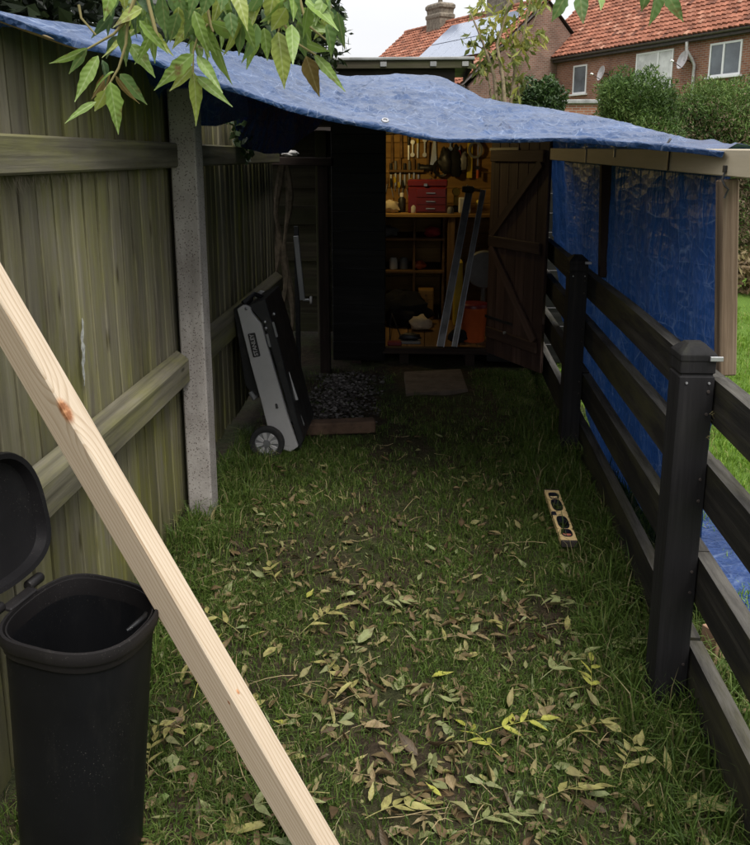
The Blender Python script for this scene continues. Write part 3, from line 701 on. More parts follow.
# fold of the sheet that hangs inside by the left fence
b = MB(); rows = []
A0, A1, B0 = atY(226, 84, 4.0), atY(337, 112, 5.3), atY(250, 160, 4.9)
n = 26
for i in range(n+1):
    top = A0.lerp(A1, i/n)+Vector((0, 0, .06)); dep = [(0., .33), (.2, .36), (.42, .34), (.7, .17), (1., .02)]
    uu = i/n
    for k in range(4):
        if dep[k][0] <= uu <= dep[k+1][0]: dd = dep[k][1]+(dep[k+1][1]-dep[k][1])*(uu-dep[k][0])/(dep[k+1][0]-dep[k][0])
    for j in range(13):
        p = top+Vector((0, .25*j/12, -dd*j/12-.005*j/12)); p += Vector((1, .5, 0))*mn.noise(Vector((p.x*9, p.y*6, p.z*3)))*.04
        rows.append(p)
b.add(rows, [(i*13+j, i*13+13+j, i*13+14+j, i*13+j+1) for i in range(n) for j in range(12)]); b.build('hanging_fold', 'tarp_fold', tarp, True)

# ------------------------------------------------------------------ side tarpaulin (hanging from the beam, apron on the lawn)
b = MB(); NYs, NZs = 120, 60; rows = []
for i in range(NYs+1):
    y = 2.40+(5.80-2.40)*i/NYs; zt = bm_z(y)+.03
    lift = max(0, (y-4.0)/1.3)**1.3*.52
    apr = .30*max(0, min(1, (3.75-y)/.5)) if y > 2.4 else .3
    L1 = zt-lift-.012; tot = L1+apr
    for j in range(NZs+1):
        s_ = tot*j/NZs
        hang = min(s_, L1); out = max(0, s_-L1)
        z = zt-hang; x = .858+.025*math.sin(min(1, hang/L1)*2.2)+fx(y)*.5*min(1, hang)
        if z < .25 and apr > 0: x += .10*((.25-z)/.25)**1.6*min(1, apr/.2)
        x += out
        fo = .016*math.sin(y*9+1.5*math.sin(s_*2.3))*min(1, s_*1.8)+.007*math.sin(y*23+s_*3)
        yo = -.02*math.sin(s_*2.1)*(1-i/NYs)+(.05*s_ if i == 0 else .05*s_*(1-i/NYs)**3)*(.9 if s_ < L1 else 1)
        cr_ = mn.noise(Vector((y*11, s_*3, 1.7)))*.006+(1-abs(mn.noise(Vector((y*9+s_*7, s_*5-y*2, 5.)))))**6*.006+mn.noise(Vector((y*30, s_*4, 3.)))*.003
        k_ = 1. if out <= 0 else .3
        p = Vector((x+max(-.02, fo+cr_)*k_, y+yo, max(z, .0)+(.012+abs(fo+cr_)*.7+.02*math.sin(y*6)**2 if out > 0 or z < .02 else 0)))
        if z > bm_z(y)-.045: p.x = max(p.x, .8515)
        p.x = max(p.x, .8515 if z > .96 else .815+fx(y))
        rows.append(p)
m_ = NZs+1
b.add(rows, [(i*m_+j, i*m_+m_+j, i*m_+m_+j+1, i*m_+j+1) for i in range(NYs) for j in range(NZs)])
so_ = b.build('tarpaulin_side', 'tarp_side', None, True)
tag(so_, 'dark blue tarpaulin sheet hanging from the beam down onto the lawn', 'tarpaulin')

# ------------------------------------------------------------------ leaning timber
p_low = atZ(339.1, 884, .0); p_top = atX(-30.4, 251.9, -.91)
TW, TH = .075, .050
d_ = (p_top-p_low); tl = d_.length
KNOTS = []
ax = d_.normalized()
def tim_x(px, py):  # distance along the timber at a pixel
    best = min(range(200), key=lambda k: (lambda q: (PX+F*q.dot(RT)/q.dot(FW)-px)**2+(PY-F*q.dot(UP)/q.dot(FW)-py)**2)(p_low+d_*(k/199)-Vector((0, 0, H))))
    return tl*best/199-tl/2
ROLL = -1.773
_m = frame(p_low, p_top, ROLL); _v = (Vector((0, 0, H))-(p_low+p_top)/2)
SY = math.copysign(1, _v.dot(_m.col[1])); SZ = math.copysign(1, _v.dot(_m.col[2]))
KNOTS = [(tim_x(116, 489), SY*TW*.5, SZ*TH*.46, .0135), (tim_x(270, 777), SY*TW*.28, SZ*TH*.5, .0025), (tim_x(-5, 250), SY*TW*.5, 0, .007), (tim_x(285, 765), SY*TW*.5, SZ*TH*.1, .003)]
M['pine'] = pine()
tim = plank('timber_stud', p_low+ax*.03, p_top+ax*.35, TW, TH, 'pine', None, roll=ROLL, bevel=.0035)
tag(tim, 'new planed pine timber stud leaning across the bin to the fence', 'timber')

# ------------------------------------------------------------------ dustbin
bc = Vector((-.722, 1.50, -.006)); ba = math.atan2(-.2, .98)
binr = thing('dustbin', 'black plastic dustbin with its hinged lid standing open', 'bin', bc, ba, local=True)
binr.rotation_euler = (0, R(4.6), ba)   # leans a little on the uneven ground
def dshape(sx, n=44):
    """D outline: flat hinge side towards -X, round towards +X (half depth .145, half width .135)"""
    pts = []
    for j in range(n):
        t = 2*math.pi*j/n; c_, s_ = math.cos(t), math.sin(t)
        y = .140*math.copysign(abs(s_)**.78, s_)
        x = .145*abs(c_)**.86 if c_ >= 0 else -.135*abs(c_)**.5
        pts.append((x*sx, y*sx))
    return pts
def dloft(prof, cap0=True, cap1=False, n=44):
    b = MB(); vs = []
    for sx, z in prof: vs += [(x, y, z) for x, y in dshape(sx, n)]
    k = len(prof); fs = [(i*n+j, i*n+(j+1) % n, i*n+n+(j+1) % n, i*n+n+j) for i in range(k-1) for j in range(n)]
    if cap0: fs.append(tuple(range(n-1, -1, -1)))
    if cap1: fs.append(tuple((k-1)*n+j for j in range(n)))
    return b.add(vs, fs)
RIMZ = .605
dloft([(.80, .0), (.815, .01), (.83, .10), (.905, .48), (.925, .545), (.90, .58), (.885, .54), (.80, .10), (.78, .02)], True, True).build('body', 'bin', binr, True)
dloft([(.930, .562), (.950, .560), (.957, .563), (.957, .578), (.995, .579), (1.005, .582), (1.005, .598), (.995, RIMZ), (.955, RIMZ), (.945, RIMZ-.012), (.93, RIMZ-.014), (.925, RIMZ-.004), (.905, RIMZ-.004), (.89, .58), (.895, .55)], False, False).build('rim', 'rim', binr, True)
b = MB().tube([(.118, .045, RIMZ-.002), (.126, .025, RIMZ+.004), (.122, 0, RIMZ+.002), (.112, -.018, RIMZ-.006)], [.004, .0055, .0055, .004], 8); b.build('lid_catch', 'bin', binr, True)
# lid: hinged at -X side, opened past upright
b = dloft([(.90, -.010), (.975, -.012), (1.0, -.004), (1.0, .014), (.975, .022), (.93, .028), (.6, .034), (.2, .036)], False, True)
# inside skin (pan)
b2 = dloft([(.90, -.010), (.885, .0), (.86, .014), (.55, .019), (.2, .021)], False, True)
b.add(b2.v, b2.f)
lid = b.build('lid', 'bin_lid', binr, True, recenter=False)
hx = -.142
lid.data.transform(Matrix.Translation((.150, 0, 0)))
lid.matrix_basis = Matrix.Translation((hx-.012, 0, RIMZ+.014)) @ Matrix.Rotation(R(-104), 4, 'Y') @ Matrix.Scale(.98, 4)
for sy in (-.07, .055):
    MB().lathe([(.010, -.022), (.012, -.018), (.012, .018), (.010, .022)], (hx-.010, sy, RIMZ+.006), 'Y', 12).build('hinge', 'rim', binr, True)
MB().box((hx-.012, -.05, RIMZ-.004), (hx+.014, .035, RIMZ+.006)).build('hinge_plate', 'rim', binr, False, .003)

# ------------------------------------------------------------------ spirit level lying on the grass
l0, l1 = atZ(551, 497, .035), atZ(569, 549, .035); ll = (l1-l0).length
lv = thing('spirit_level', 'short orange spirit level with oval hand holes lying on the grass', 'spirit level', (l0+l1)/2-Vector((0, 0, .012)), math.atan2((l1-l0).y, (l1-l0).x), local=True)
LW, LT = .062, .024
def holed_plate(ln, wd, t, holes, z0):
    b = MB(); n = 24
    cuts = [-ln/2]
    for cx_, rx, ry in holes: cuts += [cx_-rx-.008, cx_+rx+.008]
    cuts.append(ln/2)
    for k in range(0, len(cuts), 2):
        if cuts[k+1]-cuts[k] > .001: b.box((cuts[k], -wd/2, z0), (cuts[k+1], wd/2, z0+t))
    for cx_, rx, ry in holes:
        hx_ = rx+.008; inn = []; out = []
        for j in range(n):
            a_ = 2*math.pi*(j+.5)/n; c_, s_ = math.cos(a_), math.sin(a_)
            e = .7; inn.append((cx_+rx*math.copysign(abs(c_)**e, c_), ry*math.copysign(abs(s_)**e, s_)))
            k_ = 1/max(abs(c_), abs(s_)); out.append((cx_+hx_*c_*k_, wd/2*s_*k_))
        vs = [(x, y, z) for z in (z0, z0+t) for ring in (out, inn) for x, y in ring]
        fs = []
        for j in range(n):
            q = (j+1) % n
            fs += [(j, q, n+q, n+j), (2*n+j, 3*n+j, 3*n+q, 2*n+q), (n+j, n+q, 3*n+q, 3*n+j), (j, 2*n+j, 2*n+q, q)]
        b.add(vs, fs)
    return b
hs_ = [(-ll*.365, .030, .019), (-ll*.17, .052, .020), (ll*.17, .052, .020), (ll*.365, .030, .019)]
holed_plate(ll, LW, LT, hs_, .022).build('body', 'level', lv, False, 0)
for cx_, rx, ry in hs_:
    n = 24; b = MB(); vs = []
    for r0, z in ((1., .0245), (1.12, .048), (.93, .0485), (.9, .022)):
        for j in range(n):
            a_ = 2*math.pi*j/n; c_, s_ = math.cos(a_), math.sin(a_); vs.append((cx_+rx*r0*math.copysign(abs(c_)**.7, c_), ry*r0*math.copysign(abs(s_)**.7, s_), z))
    b.add(vs, [(k*n+j, k*n+(j+1) % n, k*n+n+(j+1) % n, k*n+n+j) for k in range(3) for j in range(n)])
    b.build('hole_trim', 'dkglass', lv, True)
MB().lathe([(.006, -.017), (.008, -.014), (.008, .014), (.006, .017)], (hs_[3][0], 0, .036), 'Y', 12).build('vial', 'vialred', lv, True)
MB().lathe([(.006, -.017), (.008, -.014), (.008, .014), (.006, .017)], (hs_[0][0], 0, .036), 'Y', 12).build('vial', 'level', lv, True)
MB().box((-.02, -.0325, .03), (.02, -.012, .0475)).build('vial_window', 'dkglass', lv, False, .003)
for sx in (-1, 1): MB().box((sx*ll/2-.006, -.032, .020), (sx*ll/2+.006, .032, .0475)).build('end_cap', 'rusty', lv, False, .003)

# ------------------------------------------------------------------ folded tool stand against the fence
st = thing('folded_tool_stand', 'folded silver and black wheeled work stand leaning by the fence', 'tool stand', (-.72, 4.0, 0))
def poly(pts, Y): return [atY(x, y, Y) for x, y in pts]
side = [(237, 309), (243, 305), (250, 307), (252, 313), (258, 321), (261, 324), (288, 418), (298, 447), (291, 452), (276, 448), (270, 437), (262, 405), (250, 362)]
for Y, nm in ((3.98, 'near'), (4.42, 'far')):
    sh = Vector((0, Y-3.98, 0)); b = MB(); b.prism([p+sh for p in poly(side, 3.98)], (0, .028, 0)); sp = b.build('side_panel', 'silver', st, False, .003)
    if nm == 'near': side_p = sp
ins = [(246, 309), (256, 318), (262, 330), (272, 365), (281, 400), (277, 399), (268, 372), (259, 341), (251, 322)]
blk = [(241, 303), (262, 297), (273, 330), (283, 385), (298, 440), (297, 449), (288, 440), (262, 352), (258, 325), (251, 312)]
b = MB(); b.prism([p+Vector((.012, .012, 0)) for p in poly([(245, 306), (262, 299), (276, 345), (296, 425), (301, 441), (297, 449), (288, 418), (261, 324)], 3.98)], (0, .43, 0)); b.build('table_panel', 'blackp', st, False, .004)
b = MB(); b.prism([p+Vector((0, .05, 0)) for p in poly([(231, 311), (238, 308), (250, 372), (260, 398), (254, 402), (243, 388)], 3.98)], (0, .32, 0)); b.build('back_frame', 'blackp', st, False, .004)
for a_, b_ in (((262, 352), (267, 371)), ((254, 345), (262, 380))):
    pass
for k, (q0, q1) in enumerate((((284, 376), (291, 396)), ((288, 372), (297, 400)), ((281, 378), (287, 395)))):
    u0, u1 = atY(*q0, 4.02+.05*k), atY(*q1, 4.02+.05*k); plank('slat', u0, u1, .012, .014, 'silver', st, bevel=.002)
for q0, q1 in (((267, 334), (270, 347)), ((273, 322), (277, 337))):
    plank('catch_plate', atY(*q0, 3.972), atY(*q1, 3.972), .006, .012, 'greyp', st, bevel=.001)
for q in ((246.5, 308.5), (265, 322), (266, 328), (274, 314)):
    MB().lathe([(.008, 0), (.008, -.006), (.005, -.009)], atY(*q, 3.978), 'Y', 10).build('bolt', 'alu', st, True)
b = MB().tube([atY(243, 303, 4.0), atY(254, 294, 4.05), atY(272, 300, 4.3), atY(279, 312, 4.35)], .012, 8); b.build('handle', 'blackp', st, True)
b = MB().tube([atY(250, 392, 4.02), atY(254, 398, 4.02), atY(257, 396, 4.04)], [.012, .016, .010], 8); b.build('foot', 'greyp', st, True)
b = MB().tube([atY(286, 380, 4.1), atY(303, 424, 4.1), atY(300, 447, 4.1), atY(292, 452, 4.1)], .008, 8); b.build('leg_tube', 'galv', st, True)
wc = atY(267.5, 446, 3.95); wc.z = .088
for yy in (3.945, 4.45):
    c_ = Vector((wc.x, yy, wc.z))
    t_ = MB().lathe([(.060, -.014), (.072, -.020), (.084, -.019), (.088, -.010), (.088, .010), (.084, .019), (.072, .020), (.060, .014)], c_, 'Y', 32)
    t_.f = t_.f[:-2]; wh = t_.build('wheel', 'rubber', st, True)
    h_ = MB().lathe([(.062, -.010), (.062, .010)], c_, 'Y', 28); h_.build('rim', 'greyp', wh)
    sp = MB()
    for k in range(8):
        a_ = 2*math.pi*k/8+.2; u = Vector((math.cos(a_), 0, math.sin(a_))); v_ = Vector((-u.z, 0, u.x))
        pts = [c_+u*.018+v_*.006, c_+u*.055+v_*.012, c_+u*.055-v_*.012, c_+u*.018-v_*.006]; sp.prism([p+Vector((0, -.016, 0)) for p in pts], (0, .007, 0))
    sp.build('spokes', 'silver', wh, False, .001)
    MB().lathe([(.017, -.022), (.016, .0), (.009, .0)], c_, 'Y', 14).build('hub', 'alu', wh, True)
# maker's plate: rounded black plate with the word reading upwards
pc = atY(254.2, 345, 3.976); du = (atY(257.5, 359, 3.976)-atY(250.8, 331, 3.976)).normalized()   # downwards along the panel
pl = MB(); L2, W2, n = .061, .019, 6
cor = []
for sx, sy, a0 in ((1, 1, 0), (-1, 1, 90), (-1, -1, 180), (1, -1, 270)):
    for k in range(n):
        a_ = R(a0+90*k/(n-1)); cor.append((sx*(L2-.006)+.006*math.cos(a_), sy*(W2-.006)+.006*math.sin(a_)))
dv = Vector((0, -1, 0)).cross(du).normalized()
pl.prism([pc+du*a_+dv*b_ for a_, b_ in cor], (0, -.0025, 0)); plate = pl.build('name_plate', 'blackp', side_p)
def text(name, body, size, centre, xdir, ydir, mat, parent, ext=.0008, bold=.0):
    cu = bpy.data.curves.new(name, 'FONT'); cu.body = body; cu.size = size; cu.align_x = 'CENTER'; cu.align_y = 'CENTER'; cu.extrude = ext; cu.offset = bold
    t = bpy.data.objects.new(name, cu); link(t)
    dg = bpy.context.evaluated_depsgraph_get(); me = bpy.data.meshes.new_from_object(t.evaluated_get(dg)); bpy.data.objects.remove(t)
    zd = Vector(xdir).cross(Vector(ydir)); m = Matrix((Vector(xdir), Vector(ydir), zd)).transposed().to_4x4()
    me.transform(m); return finish(name, me, mat, parent, Vector(centre))
xu = -du; yu = Vector((0, -1, 0)).cross(xu).normalized()
if yu.x > 0: yu = -yu
text('lettering', 'STANLEY', .027, pc+Vector((0, -.0032, 0)), xu, yu, 'silver', side_p, .0006, .0006)
text('lettering', '400', .018, atY(276.5, 406, 3.976), du, -yu, 'blackp', side_p, .0006, .0006)

# ------------------------------------------------------------------ shed
YF = 5.92; XL, XR, YB, ZF = -.62, 1.12, 7.72, .13
sh = thing('garden_shed', 'black stained wooden shed with its brown door open', 'shed', (.25, YF, 0))
OX0, OX1 = -.238, .50
nb = 14; bh = .134
for k in range(nb):
    z0 = .04+k*bh
    plank('board', (XL, YF-.012, z0+bh/2), (OX0, YF-.012, z0+bh/2), .018, bh+.008, 'shed_black', sh, roll=R(5)*1, bevel=.004)
    if k < 12: plank('board', (OX1, YF-.012, z0+bh/2), (XR, YF-.012, z0+bh/2), .018, bh+.008, 'shed_black', sh, roll=R(5), bevel=.004)
for k in range(1): plank('board', (OX0, YF-.012, 1.765+k*bh), (OX1, YF-.012, 1.765+k*bh), .018, bh+.008, 'shed_black', sh, bevel=.004)
MB().box((OX0-.03, YF-.002, .1), (OX0, YF+.05, 1.75)).build('jamb', 'shed_black', sh, False, .003)
MB().box((OX1, YF-.002, .1), (OX1+.03, YF+.05, 1.75)).build('jamb', 'shed_black', sh, False, .003)
for x0, nm in ((XL, 'l'), (XR-.02, 'r')):
    b = MB().box((x0, YF+.055, .05), (x0+.02, YB, 1.93 if nm == 'l' else 1.66)); b.build('side_wall', 'shed_black' if nm == 'l' else 'shed_in', sh)
MB().box((XL, YB+.012, .05), (XR, YB+.03, 1.66)).build('back_wall', 'shed_black', sh)
for k in range(12): plank('lining_board', (XL+.021, YB, .2+k*.135), (XR-.021, YB, .2+k*.135), .014, .132, 'shed_in', sh, bevel=.004)
for k in range(9): plank('lining_board', (XR-.03, YF+.06, .3+k*.15), (XR-.03, YB-.01, .3+k*.15), .012, .147, 'shed_in', sh, bevel=.004)
for k in range(13):
    x0 = XL+.02+k*.13; plank('floor_board', (x0+.065, YF+.051, ZF-.012), (x0+.065, YB-.01, ZF-.012), .126, .024, 'shelf', sh, bevel=.002)
plank('threshold', (OX0-.02, YF+.014, ZF-.018), (OX1+.02, YF+.014, ZF-.018), .07, .045, 'frame_brown', sh, bevel=.004)
for x in (-.45, -.1, .38, .9): MB().box((x-.035, YF-.0, -.02), (x+.035, YB, ZF-.045)).build('bearer', 'frame_brown', sh, False, .003)
b = MB().prism([(XL-.05, YF-.05, 1.93), (XL-.05, YF-.05, 1.955), (.0, YF-.05, 1.985), (XR+.05, YF-.05, 1.70), (XR+.05, YF-.05, 1.67), (.0, YF-.05, 1.955)], (0, YB-YF+.15, 0)); b.build('roof', 'shed_black', sh)
# door, opened outwards
hp = Vector((OX1+.005, YF+.0, 0)); fp = Vector((.815, 5.32, 0)); dd = (fp-hp).normalized(); dn = Vector((dd.y, -dd.x, 0))   # dn: side facing camera/left
if dn.x > 0: dn = -dn
DW, D0, D1 = (fp-hp).length, .11, 1.745
def dp(a_, z, o_=0.): return hp+dd*(a_*DW)+dn*o_+Vector((0, 0, z))
b = MB().prism([dp(0, D0), dp(1, D0), dp(1, D1), dp(0, D1)], dn*-.004); door = b.build('door', 'door', sh)
for k in range(6): plank('door_board', dp((k+.5)/6, D0, .008), dp((k+.5)/6, D1, .008), DW/6-.004, .014, 'door', door, bevel=.003, up=dn)
for z in (.27, .92, 1.50): plank('ledge', dp(.03, z, .026), dp(.94, z, .026), .02, .075, 'door', door, bevel=.004)
plank('brace', dp(.06, .96, .026), dp(.90, 1.46, .026), .018, .065, 'door', door, bevel=.003)
plank('brace', dp(.06, .88, .026), dp(.90, .31, .026), .018, .065, 'door', door, bevel=.003)
MB().tube([dp(.42, .31, .036), dp(.42, .31, .05)], .010, 8).build('bolt_head', 'galv', door, True)
for z in (.3, 1.47): plank('strap_hinge', dp(-.02, z+.075, .019), dp(.5, z+.075, .019), .003, .02, 'blackp', door, bevel=0)
# lamp inside, on the ceiling behind the front wall
lm = thing('shed_lamp', 'warm bare bulb lamp on the shed ceiling behind the front wall', 'lamp', (-.38, 6.75, 1.78))
MB().lathe([(.02, .0), (.035, .03), (.035, .12), (.03, .14)], (-.38, 6.75, 1.80), 'Z', 14).build('holder', 'blackp', lm, True)
bs = NT('bulb_glow'); bs.b.inputs['Emission Color'].default_value = (1, .72, .38, 1); bs.b.inputs['Emission Strength'].default_value = 5; bs.done((.9, .8, .6), .3)
MB().lathe([(.005, -.05), (.02, -.045), (.03, -.02), (.02, .005), (.014, .02)], (-.38, 6.75, 1.80), 'Z', 16).build('bulb', bs.m, lm, True)
pd = bpy.data.lights.new('bulb_light', 'POINT'); pd.energy = 4.6; pd.color = (1, .72, .26); pd.shadow_soft_size = .05
po = bpy.data.objects.new('bulb_light', pd); link(po, lm); po.location = Vector((-.38, 6.75, 1.71))-org[lm]

# workbench (L shaped) and shelving
ZB = 1.03
wb = thing('workbench', 'wooden L shaped workbench along the shed walls', 'workbench', (.2, 7.3, ZF))
MB().box((XL+.05, 7.0, ZB-.03), (.62, YB-.01, ZB)).build('bench_top', 'shed_in', wb, False, .004)
MB().box((.625, 6.15, ZB-.03), (XR-.04, YB-.01, ZB)).build('bench_top', 'shed_in', wb, False, .004)
for x, y in ((.27, 7.04), (-.5, 7.04), (.66, 6.2)): plank('leg', (x, y, ZF), (x, y, ZB-.03), .045, .06, 'shelf', wb, bevel=.003)
for z in (.52, .80): MB().box((-.56, 7.08, z), (.22, YB-.03, z+.02)).build('shelf', 'shelf', wb, False, .002)
for x in (-.05, .2): MB().box((x, 7.1, ZF), (x+.02, YB-.04, ZB-.031)).build('upright', 'shelf', wb, False, .002)

def simple(name, label, cat, b, mat, bevel=0., smooth=False, group=None):
    return tag(b.build(name, mat, None, smooth, bevel), label, cat, group)
# red tool chest
a0, a1 = atY(408, 209, 7.08), atY(447, 209, 7.08)
tb = thing('tool_chest', 'red enamelled metal tool chest on the workbench', 'tool chest', ((a0.x+a1.x)/2, 7.2, ZB))
tx0, tx1 = a0.x, a1.x
MB().box((tx0, 7.1, ZB), (tx1, 7.36, ZB+.215)).build('body', 'red', tb, False, .006)
MB().box((tx0-.003, 7.097, ZB+.219), (tx1+.003, 7.363, ZB+.275)).build('lid', 'red', tb, False, .008)
for z0, z1 in ((.012, .065), (.07, .125), (.13, .205)):
    dr = MB().box((tx0+.07, 7.09, ZB+z0), (tx1-.012, 7.0985, ZB+z1)).build('drawer', 'red', tb, False, .003)
    MB().box((tx0+.15, 7.082, ZB+(z0+z1)/2-.005), (tx1-.10, 7.0895, ZB+(z0+z1)/2+.004)).build('pull', 'steel', dr, False, .002)
MB().box((tx0+.13, 7.085, ZB+.222), (tx0+.16, 7.0965, ZB+.245)).build('clasp', 'steel', tb, False, .002)
# things on the bench
def crumple(c, rx, ry, rz, seed, n=16, m=10):
    b = MB(); vs = []
    for i in range(m+1):
        for j in range(n):
            ph = math.pi*i/m; th = 2*math.pi*j/n; d = Vector((math.sin(ph)*math.cos(th), math.sin(ph)*math.sin(th), math.cos(ph)))
            k = 1+.35*mn.noise(d*2.1+Vector((seed, 0, 0)))+.18*mn.noise(d*5+Vector((0, seed, 0)))
            vs.append((c[0]+d.x*rx*k, c[1]+d.y*ry*k, max(c[2]+d.z*rz*k, c[2]-rz*.8)))
    return b.add(vs, [(i*n+j, i*n+(j+1) % n, i*n+n+(j+1) % n, i*n+n+j) for i in range(m) for j in range(n)])
simple('cloth_rag', 'crumpled cream rag on the bench left of the red chest', 'rag', crumple((-.24, 7.12, ZB+.045), .07, .06, .055, 2.), 'cream', 0, True)
j_ = thing('glue_bottle', 'small white capped dark bottle beside the red chest', 'bottle', (-.15, 7.2, ZB))
MB().lathe([(.03, 0), (.033, .01), (.033, .11), (.015, .13), (.015, .145)], (-.15, 7.2, ZB), 'Z', 16).build('body', 'blackp', j_, True)
MB().lathe([(.017, .13), (.017, .16), (.012, .163)], (-.15, 7.2, ZB), 'Z', 14).build('cap', 'white', j_, True)
simple('paint_tin', 'pale square tin on the bench right of the red chest', 'tin', MB().box((.33, 7.05, ZB), (.43, 7.16, ZB+.13)), 'whitebox', .008)
simple('card_box', 'white cardboard box on the far right bench', 'box', MB().box((.66, 7.2, ZB), (.8, 7.4, ZB+.17)), 'whitebox', .004)
d_ = thing('cordless_drill', 'yellow and black cordless drill standing on the bench', 'drill', (.31, 7.3, ZB))
MB().box((.27, 7.25, ZB), (.36, 7.34, ZB+.05)).build('battery', 'blackp', d_, False, .008)
MB().box((.295, 7.275, ZB+.05), (.335, 7.315, ZB+.14)).build('grip', 'yellow', d_, False, .01)
MB().lathe([(.03, -.07), (.035, -.05), (.035, .04), (.02, .07), (.016, .11)], (.315, 7.295, ZB+.17), 'Y', 14).build('motor_housing', 'yellow', d_, True)
# hanging tools on the back wall; every one is a thing hung on the lining boards
def wx(px): return atY(px, 160, YB-.02).x
def wz(py): return atY(420, py, YB-.02).z
YT = YB-.03
def hammer(px, py0, py1, label, hm='shelf', mallet=False):
    x = wx(px); z1, z0 = wz(py0), wz(py1); t = thing('hammer', label, 'hammer', (x, YT, z0))
    b = MB().tube([(x+.004, YT, z0), (x+.002, YT, (z0+z1)/2), (x, YT, z1)], [.016, .013, .011], 10); b.build('handle', hm, t, True)
    hw = .065 if not mallet else .075; hh = .018 if not mallet else .035
    b = MB().lathe([(hh*.8, -hw), (hh, -hw*.8), (hh*.8, -hw*.3), (hh, 0), (hh*.7, hw*.5), (.006, hw)], (x, YT, z1), 'X', 12); b.build('head', 'blackp', t, True)
hammer(392, 133, 162, 'claw hammer with pale handle, leftmost tool on the shed wall')
hammer(401, 128, 158, 'long handled hammer, second from the left on the shed wall')
hammer(428, 168, 142, 'slim mallet hung head down on the shed wall', 'shelf', True)
def chisel(x, z0, ln, label, hm='yellow', group=None):
    t = thing('chisel', label, 'chisel', (x, YT, z0), group=group)
    MB().tube([(x, YT, z0+ln*.5), (x, YT, z0+ln*.75), (x, YT, z0+ln)], [.010, .014, .011], 8).build('handle', hm, t, True)
    MB().box((x-.008, YT-.003, z0), (x+.008, YT+.003, z0+ln*.5)).build('blade', 'steel', t, False, .001)
for px, hm, z in ((408.5, 'blackp', 160), (417.5, 'yellow', 158)):
    chisel(wx(px), wz(z), .26, 'black handled screwdriver hung beside the hammers' if hm == 'blackp' else 'yellow topped saw file hung beside the hammers', hm)
rk = thing('tool_rack', 'narrow wooden tool rack holding small chisels on the shed wall', 'rack', (wx(405), YT, wz(171)))
plank('rack_bar', (wx(389), YT-.015, wz(171)), (wx(424), YT-.015, wz(171)), .03, .022, 'shelf', rk)
for k in range(7): chisel(wx(391+k*4.6), wz(171)-.13, .20+.02*(k % 3), ('leftmost', 'second', 'third', 'fourth', 'fifth', 'sixth', 'rightmost')[k]+' small chisel in the wall rack counted from the left', ('blackp', 'greyp', 'shelf')[k % 3], 'small chisels in the wall rack')
# hand saw
t_ = thing('hand_saw', 'hand saw with dark handle hung on the shed wall', 'saw', (wx(437), YT, wz(165)))
MB().prism([(wx(433), YT, wz(140)), (wx(435.5), YT, wz(139)), (wx(437), YT, wz(165)), (wx(430), YT, wz(165))], (0, .002, 0)).build('blade', 'steel', t_)
MB().tube([(wx(430.5), YT, wz(166)), (wx(430), YT, wz(174)), (wx(434), YT, wz(177)), (wx(437), YT, wz(172)), (wx(436.5), YT, wz(166))], .010, 8).build('handle', 'shelf', t_, True)
# clutter hung on the right wall part
for px, py0, py1, w_, mt, lab, nm, cat in ((446, 148, 176, .05, 'blackp', 'black power tool case hung right of the saws', 'tool_case', 'case'), (456, 146, 180, .045, 'dkcloth', 'black tool pouch hung on the shed wall', 'tool_pouch', 'pouch'), (463, 152, 172, .03, 'greyp', 'grey clamp body hung between pouch and yellow strip', 'clamp', 'clamp')):
    x = wx(px); c_ = (x, YT-.03, (wz(py0)+wz(py1))/2); h_ = (wz(py0)-wz(py1))/2
    simple(nm, lab, cat, crumple(c_, w_*1.3, .05, h_, px*.1, 14, 10), mt, 0, True)
simple('straight_edge', 'bright yellow strip level hung upright on the shed wall', 'level', MB().box((wx(467), YT-.02, wz(178)), (wx(472.5), YT, wz(143))), 'yellow', .004)
t_ = thing('pliers', 'red handled pliers hung beside the yellow strip', 'pliers', (wx(457.5), YT, wz(165)))
for s_ in (-1, 1): MB().tube([(wx(459)+s_*.002, YT-.06, wz(150)), (wx(459)+s_*.012, YT-.06, wz(157)), (wx(458)+s_*.02, YT-.06, wz(166))], .007, 7).build('handle', 'red', t_, True)
MB().prism([(wx(458), YT-.065, wz(150)), (wx(460), YT-.065, wz(150)), (wx(459.3), YT-.065, wz(145))], (0, .012, 0)).build('jaw', 'steel', t_)
def coil(px, py, r_, label, mt):
    x, z = wx(px), wz(py); b = MB()
    for k in range(4): b.tube([(x+(r_+.006*k)*math.cos(2*math.pi*i/20), YT-.02-.008*(k % 2), z+(r_*1.3+.004*k)*math.sin(2*math.pi*i/20)) for i in range(21)], .006, 5, False)
    simple('cable_coil', label, 'cable', b, mt, 0, True)
coil(441, 168, .05, 'black cable coil hung above the red chest', 'blackp'); coil(475, 150, .045, 'grey cable coil at the right end of the tool wall', 'greyp')
def spanner(px, py0, py1, label):
    x = wx(px); z1, z0 = wz(py0), wz(py1); t = thing('spanner', label, 'spanner', (x, YT, z0))
    MB().box((x-.008, YT-.004, z0+.02), (x+.008, YT+.004, z1-.02)).build('shank', 'steel', t, False, .002)
    for z in (z0+.01, z1-.01):
        MB().lathe([(.010, -.005), (.020, -.005), (.020, .005), (.010, .005)], (x, YT, z), 'Y', 12).build('ring', 'steel', t, True)
spanner(424.5, 139, 156, 'steel spanner hung between mallet and yellow file'); spanner(412.5, 141, 156, 'small steel spanner hung beside the black screwdriver'); spanner(450, 138, 150, 'steel spanner above the black tool case')
t_ = thing('bar_clamp', 'orange handled bar clamp hung right of the yellow strip', 'clamp', (wx(478), YT, wz(172)))
MB().box((wx(477), YT-.012, wz(176)), (wx(478.3), YT, wz(140))).build('bar', 'steel', t_, False, .001)
